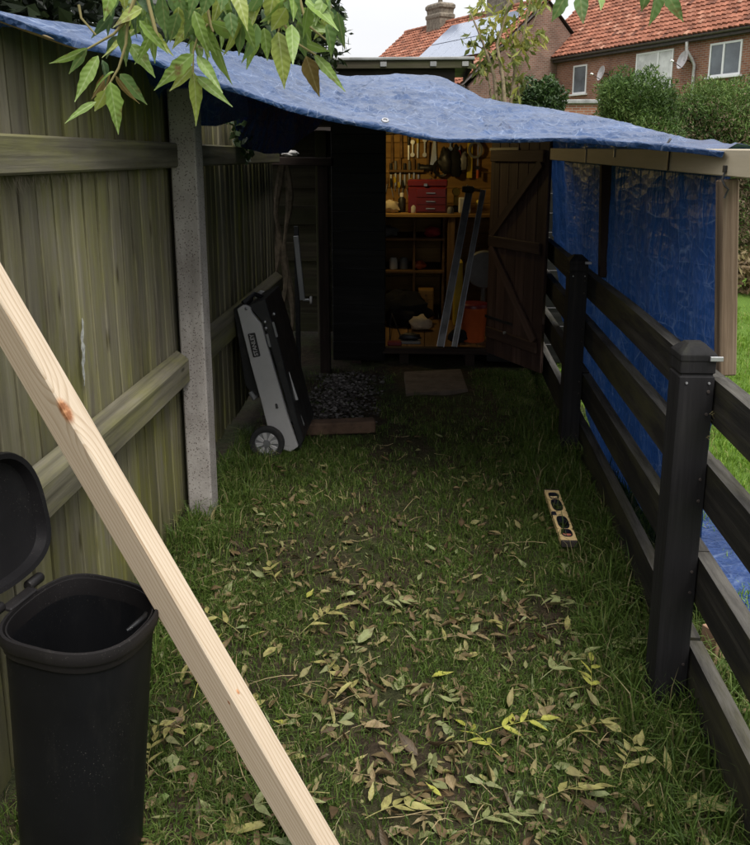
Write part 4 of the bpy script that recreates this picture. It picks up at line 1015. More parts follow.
MB().tube([(wx(477.6), YT-.05, wz(170)), (wx(477.6), YT-.05, wz(178))], .013, 8).build('handle', 'orange', t_, True)
MB().box((wx(475), YT-.06, wz(169)), (wx(479.5), YT+.0, wz(166))).build('jaw', 'blackp', t_, False, .003)
for k, (x, y, h_, mt, lab) in enumerate(((-.05, 7.12, .05, 'whitebox', 'white lidded jar in front of the bench left end'), (.26, 7.04, .035, 'greyp', 'low grey tin at the bench front edge'), (.50, 7.1, .09, 'yellow', 'yellow spray can on the bench beside the pale tin'))):
    simple('jar' if k == 0 else 'tin' if k == 1 else 'spray_can', lab, ('jar', 'tin', 'spray can')[k], MB().lathe([(.026, 0), (.028, .006), (.028, h_), (.022, h_+.012), (.018, h_+.02)], (x, y, ZB), 'Z', 16), mt, 0, True)
simple('wood_crate', 'shallow wooden crate pushed under the shelves', 'crate', MB().box((-.5, 7.1, ZF), (-.2, 7.4, ZF+.16)), 'shelf', .006)
ORD = ['leftmost', 'second', 'third', 'fourth', 'fifth', 'sixth', 'seventh', 'eighth', 'ninth', 'tenth', 'eleventh', 'rightmost']
cr3 = random.Random(31)
for k in range(12):
    px = 388+k*3.9+cr3.uniform(-1, 1); py = cr3.uniform(176, 186); x = wx(px); z1 = wz(py); ln = cr3.uniform(.10, .2)
    t = thing('hand_tool', ORD[k]+' of the small hand tools hung in a row below the rack', 'hand tool', (x, YT, z1-ln), group='small hand tools below the rack')
    MB().tube([(x, YT, z1), (x+.003, YT, z1-ln*.25), (x+.002, YT, z1-ln*.45)], [.009, .013, .010], 8).build('handle', cr3.choice(['shelf', 'blackp', 'red', 'yellow', 'greyp']), t, True)
    MB().tube([(x+.002, YT, z1-ln*.45), (x+.004+cr3.uniform(-.02, .02), YT, z1-ln)], [.005, .004], 6).build('shaft', 'steel', t, True)
for k, (c_, r_, mt, lab, nm, cat) in enumerate((((.02, 6.55, ZF+.06), (.09, .06, .06), 'cream', 'crumpled dust sheet on the shed floor beside the bag', 'dust_sheet', 'cloth'), ((.30, 6.12, ZF+.05), (.07, .05, .055), 'dkcloth', 'small dark cloth bundle at the foot of the channels', 'cloth_bundle', 'cloth'), ((.15, 7.25, ZB+.33), (.10, .08, .05), 'cream', 'folded cream cloth lying on top of the red chest', 'folded_cloth', 'cloth'), ((-.3, 7.25, .86), (.12, .10, .05), 'greyp', 'grey bundle on the upper shelf under the bench', 'canvas_bundle', 'bundle'), ((.0, 7.25, .57), (.06, .06, .04), 'orange', 'orange bundle on the lower shelf beside the pots', 'strap_bundle', 'bundle'))):
    if nm != 'folded_cloth': simple(nm, lab, cat, crumple(c_, *r_, 3.3*k+1), mt, 0, True)
# below the bench
dr = thing('drawer_box', 'small pale wooden drawer box under the bench', 'drawers', (.05, 7.0, ZF))
MB().box((.0, 7.0, ZF), (.13, 7.2, ZF+.26)).build('carcass', 'shed_in', dr, False, .003)
for k in range(3):
    q = MB().box((.008, 6.99, ZF+.01+k*.083), (.122, 6.999, ZF+.085+k*.083)).build('drawer', 'shed_in', dr, False, .002)
    MB().lathe([(.008, 0), (.010, -.012)], (.065, 6.99, ZF+.05+k*.083), 'Y', 10).build('knob', 'shelf', q, True)
simple('holdall', 'slumped black fabric holdall on the shed floor', 'bag', crumple((-.12, 6.78, ZF+.12), .21, .16, .15, 5., 22, 14), 'dkcloth', 0, True)
simple('red_cloth', 'crumpled red cloth on the shelf under the bench', 'cloth', crumple((.12, 7.2, .86), .075, .06, .045, 9.), 'redcloth', 0, True)
for k, (x, mt) in enumerate(((-.33, 'greyp'), (-.22, 'whitebox'), (-.13, 'greyp'))):
    t_ = MB().lathe([(.035, 0), (.037, .01), (.037, .08), (.03, .09), (.028, .1)], (x, 7.2, .54), 'Z', 14)
    simple('paint_pot', ('grey paint pot, leftmost on the lower shelf', 'pale paint pot, middle of the lower shelf', 'grey paint pot, rightmost on the lower shelf')[k], 'pot', t_, mt, 0, True)
bk = thing('bucket', 'orange plastic bucket with red lid on the shed floor', 'bucket', (.42, 6.2, ZF))
MB().lathe([(.082, 0), (.085, .01), (.100, .24), (.104, .245), (.104, .262), (.100, .265), (.092, .255), (.078, .02)], (.42, 6.2, ZF), 'Z', 28).build('body', 'orange', bk, True)
MB().lathe([(.098, .262), (.110, .262), (.110, .285), (.105, .29), (.02, .288)], (.42, 6.2, ZF), 'Z', 28).build('lid', 'red', bk, True)
b = MB().tube([(.42+.106*math.cos(a_), 6.2-.09*math.sin(a_)*.5, ZF+.24-.10*math.sin(a_)) for a_ in [math.pi*k/12 for k in range(13)]], .003, 6); b.build('handle', 'galv', bk, True)
t_ = thing('wall_fan', 'round grey disc shaped fan leaning behind the metal channels', 'fan', (.52, 6.6, .62))
MB().lathe([(.02, -.03), (.06, -.035), (.14, -.02), (.15, 0), (.15, .03), (.10, .05)], (.52, 6.6, .62), 'Y', 28).build('housing', 'greyp', t_, True)
MB().tube([(.52, 6.62, .48), (.52, 6.64, ZF)], .02, 8).build('stand', 'greyp', t_, True)
simple('yellow_case', 'narrow yellow case standing behind the metal channels', 'case', MB().box((.29, 6.75, ZF), (.36, 6.95, .66)), 'yellow', .008)
t_ = thing('corded_sander', 'dark power sander with cable lying inside the doorway', 'sander', (-.1, 6.12, ZF))
MB().box((-.14, 6.05, ZF), (.02, 6.14, ZF+.02)).build('base', 'greyp', t_, False, .004)
b = crumple((-.06, 6.1, ZF+.045), .08, .035, .03, 4.); b.build('body', 'blackp', t_, True)
MB().tube([(-.13, 6.1, ZF+.05), (-.17, 6.15, ZF+.14), (-.2, 6.22, ZF+.2), (-.215, 6.2, ZF+.1), (-.21, 6.1, ZF+.01)], .005, 6).build('cable', 'blackp', t_, True)
simple('red_case', 'flat red tool case at the left of the doorway floor', 'case', MB().box((-.225, 5.985, ZF), (-.12, 6.045, ZF+.03)), 'red', .006)
# two long aluminium channels leaning in the doorway
def channel(p0, p1, label, w_=.042):
    t = thing('metal_channel', label, 'channel', p0); fr = frame(p0, p1, 0, (0, -1, 0)); ln = (Vector(p1)-Vector(p0)).length; m = fr.to_4x4(); m.translation = Vector(p0)
    MB().box((0, -w_/2, 0), (ln, w_/2, .004), m).build('web', 'chan', t)
    for s_ in (-1, 1): MB().box((0, s_*w_/2-.002, .004), (ln, s_*w_/2+.002, .03), m).build('flange', 'alu', t)
M['chan'] = plain('dull_aluminium', (.17, .165, .16), .5, .6, .5, .3)
channel(atZ(440, 347, ZF), atY(470, 186, 6.35), 'long aluminium channel, left of the two leaning in the shed doorway', .05)
channel(atZ(454, 347, ZF), atY(483, 190, 6.3), 'long aluminium channel, right of the two leaning in the shed doorway', .036)
t_ = thing('club_hammer', 'rusty club hammer hooked over the tops of the metal channels', 'hammer', atY(468, 189, 6.33))
h0 = atY(462, 189, 6.28); h1 = atY(474, 190, 6.28)
MB().tube([h0, h0.lerp(h1, .15), h0.lerp(h1, .8), h1], [.020, .024, .024, .018], 12).build('head', 'rusty', t_, True)
MB().tube([h0.lerp(h1, .7), h0.lerp(h1, 1.6)], .011, 8).build('handle', 'shelf', t_, True)

# ------------------------------------------------------------------ nook between fence and shed
fr_ = thing('timber_gateway', 'dark brown timber gateway of posts and lintel left of the shed', 'gateway', (-.66, 5.72, 0))
plank('post', (-.655, 5.72, -.02), (-.655, 5.72, 1.44), .085, .07, 'frame_brown', fr_, bevel=.004)
plank('post', (-1.16, 5.76, -.02), (-1.16, 5.76, 1.44), .06, .07, 'frame_brown', fr_, bevel=.004)
MB().box((-1.42, 5.80, 1.74), (-.625, 7.3, 1.765)).build('added_shade_board', 'rusty', fr_)  # unseen board added over the gateway to darken the nook
plank('post', (-1.40, 7.2, -.02), (-1.40, 7.2, 1.739), .06, .06, 'frame_brown', fr_)
plank('lintel', (-1.22, 5.72, 1.470), (-.59, 5.72, 1.462), .11, .055, 'frame_brown', fr_, bevel=.004)
simple('paper_scrap', 'crumpled white paper scrap lying on the dark lintel', 'paper', crumple((atY(290, 153, 5.7).x, 5.70, 1.515), .055, .04, .022, 3.), 'whitebox')
bw = thing('board_screen', 'screen of old horizontal boards closing the gap beside the shed', 'screen', (-.95, 6.9, 0))
for k in range(11): plank('board', (-1.35, 6.9+.022*(k % 2), .12+k*.15), (-.64, 6.9+.022*(k % 2), .12+k*.15), .02, .158, 'plank_olive', bw, bevel=.003)
plank('post', (-.80, 6.86, 0), (-.80, 6.86, 1.7), .05, .09, 'plank_olive', bw)
iv = thing('climbing_ivy', 'old twisted ivy stems climbing beside the board fence', 'ivy', (-1.13, 6.35, 0))
b = MB()
for k in range(4):
    pts = []; x0 = -1.16+.05*k
    for i in range(15): pts.append((x0+.03*math.sin(i*.8+k*2), 6.35+.03*math.cos(i*.7+k), i*.12))
    b.tube(pts, [.022+.010*math.sin(i*1.1+k) for i in range(15)], 7)
b.build('stem', 'bark', iv, True)
arm = thing('folding_trestle', 'pale narrow folded metal trestle standing in the dark gap by the shed', 'trestle', atY(303, 303, 5.4))
plank('bar', atY(296, 236, 5.4), atY(302.5, 300, 5.4), .020, .035, 'alu', arm, bevel=.002)
MB().tube([atY(303, 300, 5.4), atY(309, 300, 5.4)], .010, 8).build('axle', 'galv', arm, True)
MB().lathe([(.008, -.0), (.024, .0), (.026, .008), (.022, .014)], atY(310, 300, 5.4), 'X', 14).build('foot', 'whitebox', arm, True)
plank('support', (atY(296, 236, 5.44).x, 5.44, 0), (atY(296, 236, 5.44).x, 5.46, 1.05), .03, .03, 'blackp', arm, bevel=.002)

# ------------------------------------------------------------------ paving, edging, gravel
c4 = [atZ(x, y, .02) for x, y in ((404, 373), (461, 370), (468, 391), (406, 395))]
simple('paving_slab', 'mossy brown paving slab on the ground before the shed door', 'slab', MB().prism([c+Vector((0, 0, -.04)) for c in c4], (0, 0, .05)), 'slab', .006)
p0, p1 = atZ(303, 428, .03), atZ(375, 425, .03)
tag(plank('edging_timber', p0, p1, .09, .07, 'brickedge', None, bevel=.008), 'short old brown edging timber in front of the gravel patch', 'edging')
gs = np.random.RandomState(4); b = MB(); tt = []
for k in range(3200):
    x, y = gs.uniform(-.70, -.22), gs.uniform(4.52, 5.62)
    if gs.rand() > .1+.9*math.exp(-((x+.48)/.14)**2)*(.4+.6*math.sin(x*9+y*7)**2): continue
    r_ = gs.uniform(.005, .015); z = GZ(x, y)+r_*.35+.02*math.exp(-((x+.5)/.15)**2)
    vs = []
    for d in ((1, 0, 0), (-1, 0, 0), (0, 1, 0), (0, -1, 0), (0, 0, 1), (0, 0, -1), (.6, .6, .5), (-.6, -.6, .5), (.6, -.6, .5), (-.6, .6, .5)):
        q = np.array(d)*r_*gs.uniform(.7, 1.2); vs.append((x+q[0], y+q[1], z+q[2]*.7))
    b.add(vs, [(0, 6, 8), (0, 2, 6), (2, 9, 6), (2, 1, 9), (1, 7, 9), (1, 3, 7), (3, 8, 7), (3, 0, 8), (4, 8, 6), (4, 6, 9), (4, 9, 7), (4, 7, 8), (0, 3, 5), (3, 1, 5), (1, 2, 5), (2, 0, 5)])
    tt += [gs.rand()]*10
o = raw('gravel', b.v, b.f, 'gravel', None, False, tt); kind(o, 'stuff'); o['label'] = 'pale gravel patch beside the shed'
c_ = atZ(713, 664, 0)-Vector((.025, .03, 0))
tag(plank('timber_offcut', (c_.x+.025, c_.y+.04, -.005), (c_.x+.03, c_.y+.045, .115), .06, .055, 'offcut', None, roll=.5, bevel=.002), 'short sawn timber offcut standing on the lawn behind the bottom rail', 'offcut')

# ------------------------------------------------------------------ fallen leaves
LC = [('brown', (.135, .085, .042), (.08, .05, .02)), ('tan', (.24, .18, .09), (.36, .26, .15)), ('olive', (.27, .245, .08), (.36, .33, .14)), ('palegreen', (.21, .23, .09), (.31, .33, .16)), ('yellow', (.30, .30, .05), (.6, .55, .15)), ('darkbrown', (.08, .055, .028), (.04, .025, .015)), ('green', (.12, .17, .05), (.25, .3, .12))]
for n_, c_, v_ in LC: M['fl_'+n_] = leafmat('fallen_'+n_, c_, tuple(x*.75 for x in v_), (.075, .045, .02), .12, (.50, .72), .6)
LW_ = [.15, .18, .31, .19, .05, .06, .06]
fl_mesh = []
lr = random.Random(21)
for ci, (n_, _, _) in enumerate(LC):
    for k in range(5):
        cur = lr.uniform(.25, .8) if ci not in (0, 5) else lr.uniform(.6, 1.5)
        ln = lr.uniform(.045, .078)
        vs, fs = leaf_geo(ln, ln*lr.uniform(.30, .42), lr.uniform(.1, .9) if ci not in (0, 5) else lr.uniform(.5, 1.8), lr.uniform(-.8, .8)*cur*2, .24, 7, lr, lr.uniform(-1, 1)*cur)
        me = bpy.data.meshes.new('fallen_leaf'); me.from_pydata([(a_-ln/2, b_, c_) for a_, b_, c_ in vs], [], fs); me.polygons.foreach_set('use_smooth', [True]*len(me.polygons)); me.materials.append(M['fl_'+n_]); fl_mesh.append((ci, me))
def leaf_ok(x, y):
    if x < -.9 or x > .92 and y > 2.3: return False
    d = .24+.76*float(patch(np.float64(x), np.float64(y), 3.1, 2.1))**1.2
    if y > 2.6: d *= math.exp(-(y-2.6)/.75)
    if y > 2.3 and x < -.45: d = max(d, .55*math.exp(-(max(y-3.4, 0))/.5))
    return lr.random() < d
def place_leaf(o, x, y, lift=.012, tilt=.45):
    o.location = (x, y, GZ(x, y)+lr.uniform(.0, lift+.014)); o.rotation_euler = (lr.gauss(0, tilt), lr.gauss(0, tilt*.7), lr.uniform(0, 2*math.pi)); k = lr.uniform(.7, 1.15); o.scale = (k, k*lr.uniform(.85, 1.1), k)
cnt = 0
while cnt < 298:
    y = 1.30+1.35*lr.random()**1.3; x = lr.uniform(-.9, .95)
    if not leaf_ok(x, y): continue
    ci = lr.choices(range(len(LC)), LW_)[0]; me = fl_mesh[ci*5+lr.randrange(5)][1]
    o = bpy.data.objects.new('fallen_leaf', me); link(o, ground); place_leaf(o, x, y); cnt += 1
# compound leaves still on their stalks
def spray(seed, ci):
    q = random.Random(seed); b = MB(); ln = q.uniform(.17, .26); n = q.choice([3, 4, 4, 5]); cv = q.uniform(-.5, .5)
    def rp(u): return Vector((ln*u, cv*ln*u*u*.5, .006+.01*math.sin(u*3)))
    b.tube([rp(i/8) for i in range(9)], [.0018-.0012*i/8 for i in range(9)], 5)
    for k in range(n):
        u = .3+.62*k/n
        for s_ in (-1, 1):
            if q.random() < .34: continue
            vs, fs = leaf_geo(q.uniform(.055, .085), q.uniform(.018, .028), q.uniform(.1, .5), q.uniform(-.2, .6), .12, 6, q)
            m = Matrix.Translation(rp(u)) @ Matrix.Rotation(s_*q.uniform(.6, 1.05)+cv*u, 4, 'Z') @ Matrix.Rotation(q.gauss(0, .3), 4, 'X'); b.add([m @ Vector(v_) for v_ in vs], fs)
    vs, fs = leaf_geo(.08, .028, .3, .3, .12, 6, q); m = Matrix.Translation(rp(.98)) @ Matrix.Rotation(cv, 4, 'Z'); b.add([m @ Vector(v_) for v_ in vs], fs)
    me = bpy.data.meshes.new('fallen_leaf_spray'); me.from_pydata(b.v, [], b.f); me.materials.append(M['fl_'+LC[ci][0]]); me.polygons.foreach_set('use_smooth', [True]*len(me.polygons)); return me
sprays = [spray(50+k, ci) for k, ci in enumerate((3, 2, 2, 4, 1, 3, 6, 2))]   # pale green, olive, yellow, tan
fixed = [(590, 605, 0, 2.9), (600, 650, 5, .3), (515, 590, 2, 1.), (485, 738, 3, .4), (600, 745, 1, 2.4), (560, 690, 2, 0.1), (250, 775, 7, .8), (235, 820, 0, .2), (500, 760, 3, 2.2), (620, 780, 1, 1.2), (400, 800, 4, 2.6), (455, 715, 5, 1.9), (545, 800, 7, .5), (650, 700, 0, 2.7), (300, 640, 1, .9), (195, 700, 3, 1.5), (690, 790, 2, 2.), (430, 640, 4, .3), (360, 700, 1, 2.2), (330, 800, 2, 3.), (470, 830, 5, .6), (240, 640, 2, 2.5), (350, 590, 4, .2), (590, 700, 3, 1.4)]
while len(fixed) < 38:
    q = (lr.uniform(130, 720), 560+285*lr.random()**.8)
    g = atZ(q[0], q[1], 0)
    if -.88 < g.x < .68: fixed.append((q[0], q[1], lr.choice([1, 2, 7, 1, 7, 4, 0, 5]), lr.uniform(0, 6.28)))
for px, py, k, a_ in fixed:
    g = atZ(px, py, .02); o = bpy.data.objects.new('fallen_leaf_spray', sprays[k]); link(o, ground); o.location = (g.x, g.y, GZ(g.x, g.y)+.022); o.rotation_euler = (lr.gauss(0, .25), lr.gauss(0, .2), a_); q = lr.uniform(.6, .85); o.scale = (q, q, q)
b = MB(); tt = []; k = 0
while k < 4000:
    y = 1.1+3.4*lr.random()**1.5; x = lr.uniform(-.93, .98)
    if not leaf_ok(x, y): continue
    k += 1; ln = lr.uniform(.014, .055); vs, fs = leaf_geo(ln, ln*lr.uniform(.28, .45), lr.uniform(.1, 1.), lr.uniform(-1, 1.), .18, 4, lr, lr.uniform(-.8, .8))
    m = Matrix.Translation((x, y, GZ(x, y)+lr.uniform(.0, .024))) @ Matrix.Rotation(lr.uniform(0, 6.28), 4, 'Z') @ Matrix.Rotation(lr.gauss(0, .45), 4, 'X') @ Matrix.Rotation(lr.gauss(0, .3), 4, 'Y')
    b.add([m @ Vector(v_) for v_ in vs], fs); tt += [lr.random()**1.05]*len(vs)
o = raw('leaf_litter', b.v, b.f, 'litter', None, True, tt); kind(o, 'stuff'); o['label'] = 'brown and olive fallen leaf litter over the grass'
b = MB()
for k in range(170):
    y = 1.2+3.2*lr.random()**1.3; x = lr.uniform(-.9, .9); a_ = lr.uniform(0, 6.28); ln = lr.uniform(.04, .16); z = GZ(x, y)+.02; cv = lr.uniform(-.4, .4)
    b.tube([(x+ln*u*math.cos(a_+cv*u), y+ln*u*math.sin(a_+cv*u), z+.014*math.sin(u*3+k)) for u in (0, .33, .66, 1)], [.0014, .0012, .001, .0006], 4, False)
o = b.build('leaf_stalks', 'straw', None, True); kind(o, 'stuff'); o['label'] = 'dry pale stalks and straw scattered on the grass'

# ------------------------------------------------------------------ ash tree overhanging from beyond the left fence
M['al_1'] = leafmat('ash_green', (.12, .20, .06), (.22, .27, .10)); M['al_2'] = leafmat('ash_lime', (.20, .30, .065), (.32, .42, .16))
M['al_3'] = leafmat('ash_deep', (.055, .10, .04), (.13, .18, .08)); M['al_4'] = leafmat('ash_yellow', (.29, .345, .075), (.41, .46, .19)); M['al_5'] = leafmat('ash_browning', (.17, .12, .04), (.28, .22, .1))
ash = thing('ash_tree', 'ash tree branch with drooping lime green leaves hanging over the tarpaulin', 'tree', (-2.3, 1.6, 0))
YD = 1.32
def zz(x, y, Y=YD): return atY(50+x/2.5, y/2.5, Y)
MB().tube([(-2.3, 1.6, -.1), (-2.32, 1.6, 1.2), (-2.25, 1.55, 2.6), (-2.2, 1.5, 4.2), (-2.1, 1.5, 5.2)], [.13, .11, .09, .06, .03], 12).build('trunk', 'bark', ash, True)
LB = [  # base, tip (in the enlarged view of the photo's upper left), width px, colour
 ((95, 120), (0, 175), 28, 2), ((92, 125), (40, 190), 24, 1), ((120, 140), (62, 252), 38, 2), ((160, 180), (98, 215), 26, 2), ((115, 255), (30, 298), 26, 2), ((140, 225), (112, 285), 34, 4), ((150, 205), (172, 337), 46, 2), ((175, 185), (245, 262), 42, 1), ((165, 190), (212, 264), 20, 5), ((185, 60), (188, 168), 42, 1), ((200, 110), (264, 192), 46, 2), ((205, -10), (192, 55), 50, 1), ((240, 20), (238, 118), 46, 1), ((395, 20), (290, 100), 50, 4), ((405, 62), (332, 104), 40, 2), ((405, 75), (440, 217), 58, 2), ((402, 55), (512, 104), 52, 2), ((358, 135), (257, 224), 40, 2), ((358, 165), (304, 230), 30, 4), ((358, 180), (376, 314), 38, 4), ((365, 190), (457, 269), 30, 2), ((368, 140), (430, 227), 32, 2), ((590, 20), (550, 86), 42, 4), ((570, 80), (590, 217), 54, 4), ((600, 95), (702, 130), 42, 2), ((640, 140), (675, 247), 42, 5), ((660, 135), (737, 222), 28, 2), ((440, -10), (466, 52), 42, 2), ((520, 0), (500, 84), 44, 4), ((535, 70), (546, 152), 34, 2), ((480, 60), (468, 142), 32, 1), ((560, -15), (544, 62), 46, 4), ((630, 20), (717, 104), 46, 2), ((640, 0), (724, 66), 46, 2), ((690, 60), (716, 145), 34, 1), ((280, -10), (292, 96), 44, 1), ((150, 40), (100, 100), 26, 3), ((170, 90), (130, 150), 28, 3), ((300, -20), (350, 60), 46, 1), ((455, 20), (420, 100), 36, 3), ((620, 60), (640, 150), 36, 1), ((500, -20), (450, 40), 44, 3), ((600, -20), (625, 60), 44, 1), ((340, -25), (300, 40), 44, 3), ((230, -30), (250, 40), 40, 3), ((660, -20), (700, 30), 40, 1), ((400, -30), (380, 40), 40, 1), ((560, 20), (600, 90), 38, 2), ((130, 150), (150, 210), 26, 3), ((150, 180), (100, 250), 26, 5)]
lr2 = random.Random(5)
for k in range(30):
    x = lr2.uniform(180, 720); y = lr2.uniform(15, 75); a_ = lr2.gauss(1.5, .55); ln = lr2.uniform(65, 115)
    LB.append(((x, y), (x+ln*math.cos(a_), y+ln*math.sin(a_)), lr2.uniform(26, 42), lr2.choice([1, 2, 2, 4, 2])))
for k in range(46):   # fill of the upper fringe
    x = lr2.uniform(150, 735); y = lr2.uniform(-45, 35) if x < 640 else lr2.uniform(-30, 60); a_ = lr2.gauss(1.57, .5); ln = lr2.uniform(60, 105)
    LB.append(((x, y), (x+ln*math.cos(a_), y+ln*math.sin(a_)), lr2.uniform(28, 44), lr2.choice([1, 2, 2, 4, 1, 3])))
def hang_leaf(p0, p1, wd, mat, parent, roll=None):
    ln = (p1-p0).length; vs, fs = leaf_geo(ln, wd, lr2.uniform(.1, .6), lr2.uniform(-.1, .75), .13, 10, lr2, lr2.uniform(-.4, .4))
    me = bpy.data.meshes.new('leaflet'); me.from_pydata(vs, [], fs); me.polygons.foreach_set('use_smooth', [True]*len(me.polygons)); me.materials.append(M[mat])
    o = bpy.data.objects.new('leaflet', me); link(o, parent)
    view = (Vector((0, 0, H))-(p0+p1)/2).normalized()
    x_ = (p1-p0).normalized(); z_ = (view-x_*view.dot(x_)).normalized(); z_ = (Matrix.Rotation(lr2.gauss(0, .45) if roll is None else roll, 3, x_) @ z_); y_ = z_.cross(x_)
    m = Matrix((x_, y_, z_)).transposed().to_4x4(); m.translation = p0-org[parent]; o.matrix_basis = m; org[o] = p0
    return o
for k, (a_, b_, wpx, c_) in enumerate(LB):
    Y0 = YD+lr2.uniform(-.05, .09)+(.06 if c_ == 3 else 0); Y1 = Y0+lr2.uniform(-.03, .03); p0, p1 = zz(*a_, Y0), zz(*b_, Y1)
    hang_leaf(p0, p1, wpx/2.5/F*1.4*.86, 'al_%d' % c_, ash)
def twig(pts, r0, r1, Y=YD): 
    n = len(pts); MB().tube([zz(*p, Y) if len(p) == 2 else p for p in pts], [r0+(r1-r0)*i/(n-1) for i in range(n)], 7).build('twig', 'twig', ash, True)
twig([(270, -150), (225, -40), (195, 45), (160, 85), (95, 122)], .004, .0016); twig([(195, 45), (190, 110), (172, 170), (150, 208), (113, 256)], .0025, .0013)
twig([(400, -150), (392, -60), (390, 0), (402, 65), (408, 80)], .0035, .0016); twig([(395, 60), (370, 90), (358, 130), (358, 182)], .002, .0013)
twig([(560, -140), (575, -20), (585, 60), (612, 105), (665, 138)], .0035, .0014); twig([(575, -20), (590, 20), (570, 82)], .002, .0014); twig([(235, -60), (247, 10), (268, 94)], .0026, .003)
twig([(72, 12), (78, 45), (115, 88)], .0022, .0014); twig([(640, -90), (625, 0), (640, 60), (690, 100)], .003, .0014)
br0 = [(-2.25, 1.55, 2.7), (-1.6, 1.45, 2.62)]
MB().tube([(-2.24, 1.55, 2.65), (-1.5, 1.45, 2.5), zz(150, -260), zz(270, -150), zz(400, -150), zz(560, -140), zz(760, -170), zz(1100, -160), zz(1600, -150)], [.035, .028, .02, .016, .014, .012, .010, .008, .005], 8).build('branch', 'bark', ash, True)
MB().tube([zz(560, -140), zz(620, -110), zz(640, -90)], [.006, .005, .003], 6).build('twig', 'twig', ash, True); MB().tube([zz(270, -150), zz(240, -100), zz(235, -60)], [.006, .005, .003], 6).build('twig', 'twig', ash, True)
for (a_, b_, wpx, c_) in (((566, -4), (551, 21), 11, 1), ((580, -6), (583, 24), 12, 1), ((598, -6), (601, 10), 9, 2), ((646, -6), (643, 11), 9, 1), ((657, -8), (653, 26), 13, 1), ((667, -6), (683, 21), 11, 1), ((545, -10), (541, 2), 10, 1)):
    p0 = atY(a_[0], a_[1], YD+lr2.uniform(-.03, .03)); p1 = atY(b_[0], b_[1], YD+lr2.uniform(-.03, .03)); hang_leaf(p0, p1, wpx/F*1.4*1.1, 'al_%d' % c_, ash)
for x0, x1 in ((560, 600), (640, 670)):
    MB().tube([atY(x0-15, -64, YD), atY(x0, -20, YD), atY((x0+x1)/2, -6, YD), atY(x1, -5, YD)], [.003, .002, .0016, .0012], 6).build('twig', 'twig', ash, True)

# ------------------------------------------------------------------ leafy masses
def foliage(n, blobs, size, seed, shell=.5, tint=(.5, .22), brown=None, aspect=.5, up=0.):
    """leaf-sized folded faces spread through overlapping lumps"""
    r = np.random.RandomState(seed); bl = np.array(blobs, float); wts = (bl[:, 3]*bl[:, 4]*bl[:, 5])**.67; wts /= wts.sum()
    k = r.choice(len(bl), n, p=wts); d = r.normal(size=(n, 3)); d /= np.linalg.norm(d, axis=1)[:, None]
    rad = 1-shell*r.rand(n)**1.6; lump = 1+.16*np.sin(d[:, 0]*7+k)*np.cos(d[:, 2]*6+k*2)+.08*np.sin(d[:, 1]*13+k*3)
    c = bl[k, :3]+d*bl[k, 3:6]*(rad*lump)[:, None]
    c = np.maximum(c, [-1e9, -1e9, .03])
    ax = r.normal(size=(n, 3))+d*.8+np.array([0, 0, up]); ax /= np.linalg.norm(ax, axis=1)[:, None]
    sd = np.cross(ax, r.normal(size=(n, 3))); sd /= np.linalg.norm(sd, axis=1)[:, None]
    s = r.uniform(*size, n)[:, None]; V = np.empty((n, 4, 3)); nn = np.cross(ax, sd)
    V[:, 0] = c-ax*s; V[:, 1] = c+sd*s*aspect+nn*s*.12; V[:, 2] = c+ax*s; V[:, 3] = c-sd*s*aspect+nn*s*.12
    fs = (np.arange(n)*4)[:, None]+np.array([0, 1, 2, 3]); t = np.clip(r.normal(tint[0], tint[1], n)+.18*np.sin(c[:, 0]*3+c[:, 2]*4), 0, .88)
    if brown is not None: bm_ = brown(c) > r.rand(n); t[bm_] = 1.
    return V.reshape(-1, 3), fs, np.repeat(t, 4)
def bush(name, label, cat, base, blobs, n, size, mat, seed, stems, brown=None, aspect=.5, shell=.5, up=0., bark='bark', group=None, tint=(.5, .22)):
    t = thing(name, label, cat, base, group=group); v, f, tt = foliage(n, blobs, size, seed, shell, tint, brown, aspect, up)
    v = v-np.array(base); me = bpy.data.meshes.new('crown'); me.from_pydata(v.tolist(), [], f.tolist()); a = me.attributes.new('tint', 'FLOAT', 'POINT'); a.data.foreach_set('value', tt.astype(np.float32)); me.materials.append(M[mat])
    o = bpy.data.objects.new('crown', me); link(o, t); kind(o, 'stuff')
    b = MB()
    for pts, r0 in stems: b.tube(pts, [r0*(1-.7*i/(len(pts)-1)) for i in range(len(pts))], 8)
    b.build('trunk', bark, t, True)
    return t
def vstem(x, y, h, r_, lean=0.): return ([(x, y, -.1), (x+lean*.3, y, h*.4), (x+lean, y+.05, h)], r_)
# clipped conifers behind the tarpaulin (right)
def cone_blobs(px0, px1, ptop, Y, seed, dz=0.):
    r = random.Random(seed); a_, b_ = atY(px0, ptop, Y), atY(px1, ptop, Y); h = a_.z; w_ = (b_.x-a_.x)/2; cx_ = (a_.x+b_.x)/2; out = []
    for k in range(9):
        zc = h*(.12+.76*k/8)-.05; out.append((cx_+r.uniform(-.15, .15)*w_, Y+r.uniform(-.2, .2), zc, w_*r.uniform(.8, 1.02), w_*.8, h*.16))
    for k in range(7): out.append((cx_+r.uniform(-.7, .7)*w_, Y+r.uniform(-.5, .2)*w_, h*r.uniform(.7, .93), w_*.35, w_*.35, h*.09))
    return out, (cx_, Y, 0.), h
bl_, bs_, h_ = cone_blobs(592, 688, 72, 10.5, 1)
bush('conifer_hedge', 'clipped green conifer in the middle of the hedge below the satellite dish', 'hedge', bs_, bl_, 90000, (.012, .036), 'hedge', 31, [vstem(bs_[0], bs_[1], h_*.8, .06), vstem(bs_[0]+.3, bs_[1], h_*.7, .04)], lambda c: np.clip((1.95-c[:, 2])*.5, 0, .45), .28, .55, .7)
bl_, bs_, h_ = cone_blobs(672, 790, 80, 11.2, 2)
